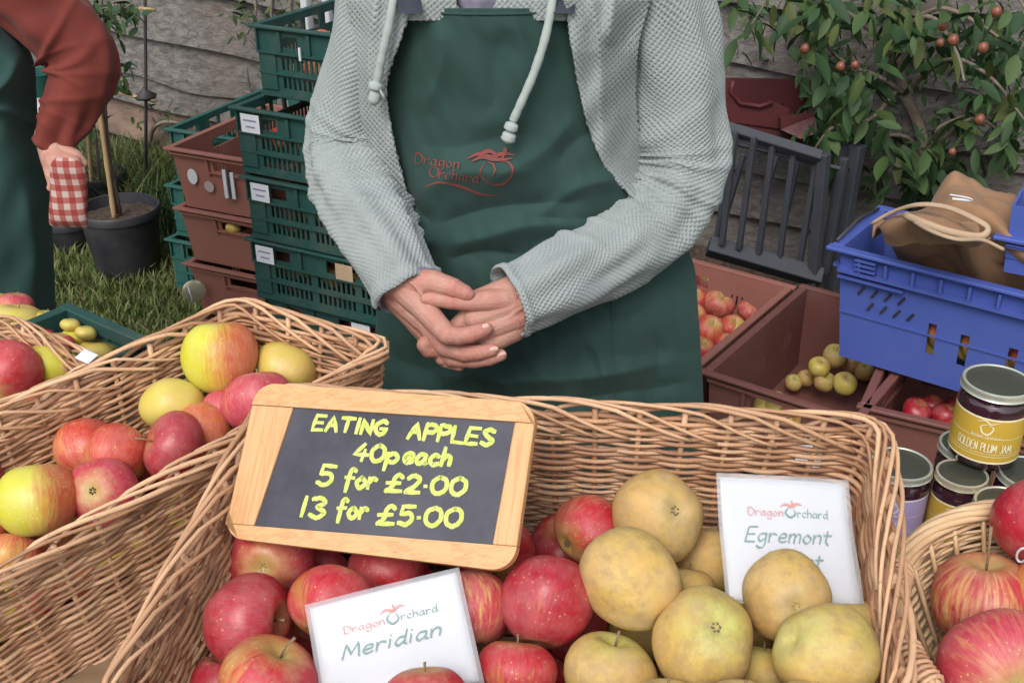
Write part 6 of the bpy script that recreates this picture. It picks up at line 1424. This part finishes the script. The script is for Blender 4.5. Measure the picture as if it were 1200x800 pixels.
def card(px, depth, label, title, extra=None, cover=.0035, tilt=0):
    Qc = quad_pose(px, depth); o0, ex, ey, nz, w_, h_ = frame_of(Qc)
    if nz.dot(CAM-o0) < 0: nz = -nz
    e = empty('name_card', o0, 0, label, 'name card')
    def fn(x, y, z=0):
        cu = .0035*math.sin(PI*min(1, max(0, x/w_)))*.6+.0015*math.sin(6*y/h_+1)
        return ex*x+ey*y+nz*(z+cu)
    def sheet(nm, m_, g, z, t_):
        n = 14; P = np.array([[npv(fn(-g+(w_+2*g)*i/n, -g+(h_+2*g)*j/n, z)) for j in range(n+1)] for i in range(n+1)]); o = link(nm, grid_mesh(nm, P), M[m_], e); s = o.modifiers.new('thickness', 'SOLIDIFY'); s.thickness = t_; s.offset = 0
    sheet('paper', 'paper', 0, 0, .0004); sheet('laminate', 'laminate', cover, 0.0008, .0003)
    mk = lambda x0, y0, L=None: (lambda x, y, l: fn(x0+x, y0+y, .0016+l))
    mb = MB(); x0 = w_*.20; yb = h_*.69; w1 = w_*.27
    text_mesh(mb, 'Dragon', mk(x0, yb), h_*.066, w_*.0085, fit=w1, nib=.7); mb.build('print', M['redink'], e, False)
    mb = MB(); text_mesh(mb, 'rchard', mk(x0+w1+w_*.115, yb), h_*.066, w_*.0085, fit=w_*.245, nib=.7); 
    cx, cy, r_ = x0+w1+w_*.06, yb+h_*.035, w_*.036
    fO = mk(0, 0)
    swash(mb, [(cx-r_*.3, cy+r_), (cx-r_*1.1, cy), (cx-r_*.2, cy-r_*1.0), (cx+r_, cy-r_*.3), (cx+r_*.7, cy+r_*.8)], w_*.014, fO)
    text_mesh(mb, title, mk(w_*.155, h_*.47), h_*.125, w_*.017, fit=w_*.66, nib=.75, italic=.28)
    if extra: text_mesh(mb, extra, mk(w_*.30, h_*.26), h_*.125, w_*.017, fit=w_*.42, nib=.75, italic=.28)
    mb.build('print', M['ink'], e, False)
    mb = MB(); swash(mb, [(cx-r_*2.2, cy+r_*1.1), (cx-r_, cy+r_*1.7), (cx+r_*.2, cy+r_*1.25), (cx+r_*1.6, cy+r_*1.9), (cx+r_*2.6, cy+r_*1.6)], w_*.018, lambda x, y, l: fn(x, y, .0019)); swash(mb, [(cx+r_*.2, cy+r_), (cx+r_*.5, cy+r_*1.8), (cx+r_*.3, cy+r_*2.6)], w_*.012, lambda x, y, l: fn(x, y, .0021)); mb.build('print', M['redink'], e, False)
    return e
dm = depth_of(on_plane(470, 740, .042))
card([(371, 711), (542, 669), (562, 797), (384, 842)], dm*1.02, 'white laminated card reading Meridian stuck among the red apples', 'Meridian')
de = depth_of(on_plane(925, 640, .012))
card([(852, 560), (998, 568), (1007, 708), (854, 702)], de*1.0, 'white laminated card reading Egremont Russet standing behind the russet apples', 'Egremont', 'Russet')
q = quad_pose([(-30, 640), (8, 655), (0, 672), (-40, 660)], depth_of(pl2(0, 655, .03))); 
mb = MB(); mb.add([q[0]-q[3], q[1]-q[3], q[2]-q[3], V3((0, 0, 0))]+[p-q[3]+V3((0, 0, -.0006)) for p in q], [(0, 1, 2, 3), (7, 6, 5, 4), (0, 4, 5, 1), (1, 5, 6, 2), (2, 6, 7, 3), (3, 7, 4, 0)]); o = mb.build('name_card', M['paper'], smooth=False); o.location = q[3]; tag(o, 'corner of a white card at the left edge in the left hamper', 'name card')

# ================================================================== JARS
def jar(p, r, h, lab, top, label, cat='jam jar', group='jars of preserve'):
    e = empty('jam_jar', p, 0, label, cat, group); e.rotation_euler.z = 0
    mb = MB(); mb.lathe([(.001, .001), (r*.9, .001), (r*.98, .006), (r, .014), (r, h*.72), (r*.985, h*.78), (r*.93, h*.825), (r*.90, h*.84), (r*.91, h*.93)], 44); mb.build('glass_body', M['jam'], e)
    mb = MB(); mb.lathe([(r*.92, h*.895), (r*1.0, h*.90), (r*1.03, h*.91), (r*1.0, h*.925), (r*1.0, h*.965), (r*1.01, h*.975), (r*.99, h*.995), (r*.94, h*1.0), (r*.90, h*.988)], 44); sharp(mb.build('lid', M[top], e), 50)
    mb = MB(); mb.lathe([(r*.905, h*.988), (r*.80, h*.985), (r*.78, h*.990), (r*.4, h*.992), (.0005, h*.992)], 44); mb.build('lid_top', M['lidtop'], e)
    if lab:
        n = 40; z0, z1 = h*.12, h*.70; V = []
        mb = MB()
        def lp(a, z, o=0): return V3(((r*1.008+o)*math.cos(a), (r*1.008+o)*math.sin(a), z))
        for i in range(n+1):
            a = -PI*.5-PI*.80+2*PI*.80*i/n
            V += [lp(a, z0), lp(a, z1)]
        mb.add(V, [(2*i, 2*i+2, 2*i+3, 2*i+1) for i in range(n)]); lb = mb.build('label', M[lab], e)
        mb = MB()
        for zz, wd in ((z0+.0012, .0022), (z1-.0012, .0022), (z0+(z1-z0)*.16, .0006), (z0+(z1-z0)*.56, .0006), (z0+(z1-z0)*.22, .0005)):
            V = []
            for i in range(n+1):
                a = -PI*.5-PI*.79+2*PI*.79*i/n; V += [lp(a, zz-wd/2, .0003), lp(a, zz+wd/2, .0003)]
            mb.add(V, [(2*i, 2*i+2, 2*i+3, 2*i+1) for i in range(n)])
        mb.build('label_border', M['cream'] if lab == 'yellow_label' else M['paper'], lb)
        face = math.atan2(-p.y, -p.x)
        fn = lambda x, y, l: lp(face+x/r, y, .0006+l*4)
        mb = MB(); text = 'GOLDEN PLUM JAM' if lab == 'yellow_label' else 'PLUM JAM'; wd = r*1.55 if lab == 'yellow_label' else r*.9
        text_mesh(mb, text, lambda x, y, l: fn(x-wd/2, z0+(z1-z0)*.28+y, l), (z1-z0)*.18, .0011, fit=wd); zc = z0+(z1-z0)*.78; a_ = r*.17
        swash(mb, [(0, zc+a_*.8), (-a_, zc+a_*.2), (-a_*.5, zc-a_), (a_*.5, zc-a_), (a_, zc+a_*.2), (.0, zc+a_*.8)], .0017, fn); swash(mb, [(-a_*1.8, zc+a_), (-a_*.5, zc+a_*1.5), (a_*.5, zc+a_*1.0), (a_*1.9, zc+a_*1.5)], .0015, lambda x, y, l: fn(x, y, l+1e-4))
        text_mesh(mb, 'Dragon Orchard', lambda x, y, l: fn(x-wd*.25, z0+(z1-z0)*.585+y, l), (z1-z0)*.05, .0005, fit=wd*.5)
        mb.build('label_print', M['cream'] if lab == 'yellow_label' else M['paper'], lb)
    return e
jr, jh = .037, .092
def jtop(u, v, z): return PZ(u, v, z)
z1 = ZT+jh+.001
spots = [((1057, 541), 'purple_label', 'lid', 'jam jar with a purple label beside the corner of the large hamper'), ((1107, 549), 'yellow_label', 'goldlid', 'jam jar with a gold lid just right of the purple labelled one'), ((1162, 576), None, 'goldlid', 'jam jar seen from above behind the round basket'), ((1136, 519), None, 'lid', 'jam jar with a silver lid under the tall yellow labelled jar'), ((1208, 552), None, 'lid', 'jam jar with a silver lid at the right edge of the view')]
base_ = []; RJ = [.034, .028, .033, .033, .034]
for (uv, lab, top, txt) in spots:
    p = jtop(*uv, z1); base_.append(V3((p.x, p.y, 0)))
# keep the jars clear of one another
for _ in range(60):
    for i in range(len(base_)):
        for j in range(i):
            d_ = base_[i]-base_[j]; L = d_.length; need = (RJ[i]+RJ[j])*1.04
            if L < need: s_ = d_.normalized()*(need-L); base_[i] += s_
for b_, q_, (uv, lab, top, txt) in zip(base_, RJ, spots): jar(V3((b_.x, b_.y, ZT+.0)), q_, jh, lab, top, txt)
p = PZ(1171, 442, ZT+jh+.002+.100); jar(V3((p.x, p.y, ZT+jh+.001)), .0375, .098, 'yellow_label', 'lid', 'tall jar with a yellow golden plum label standing on top of the others')
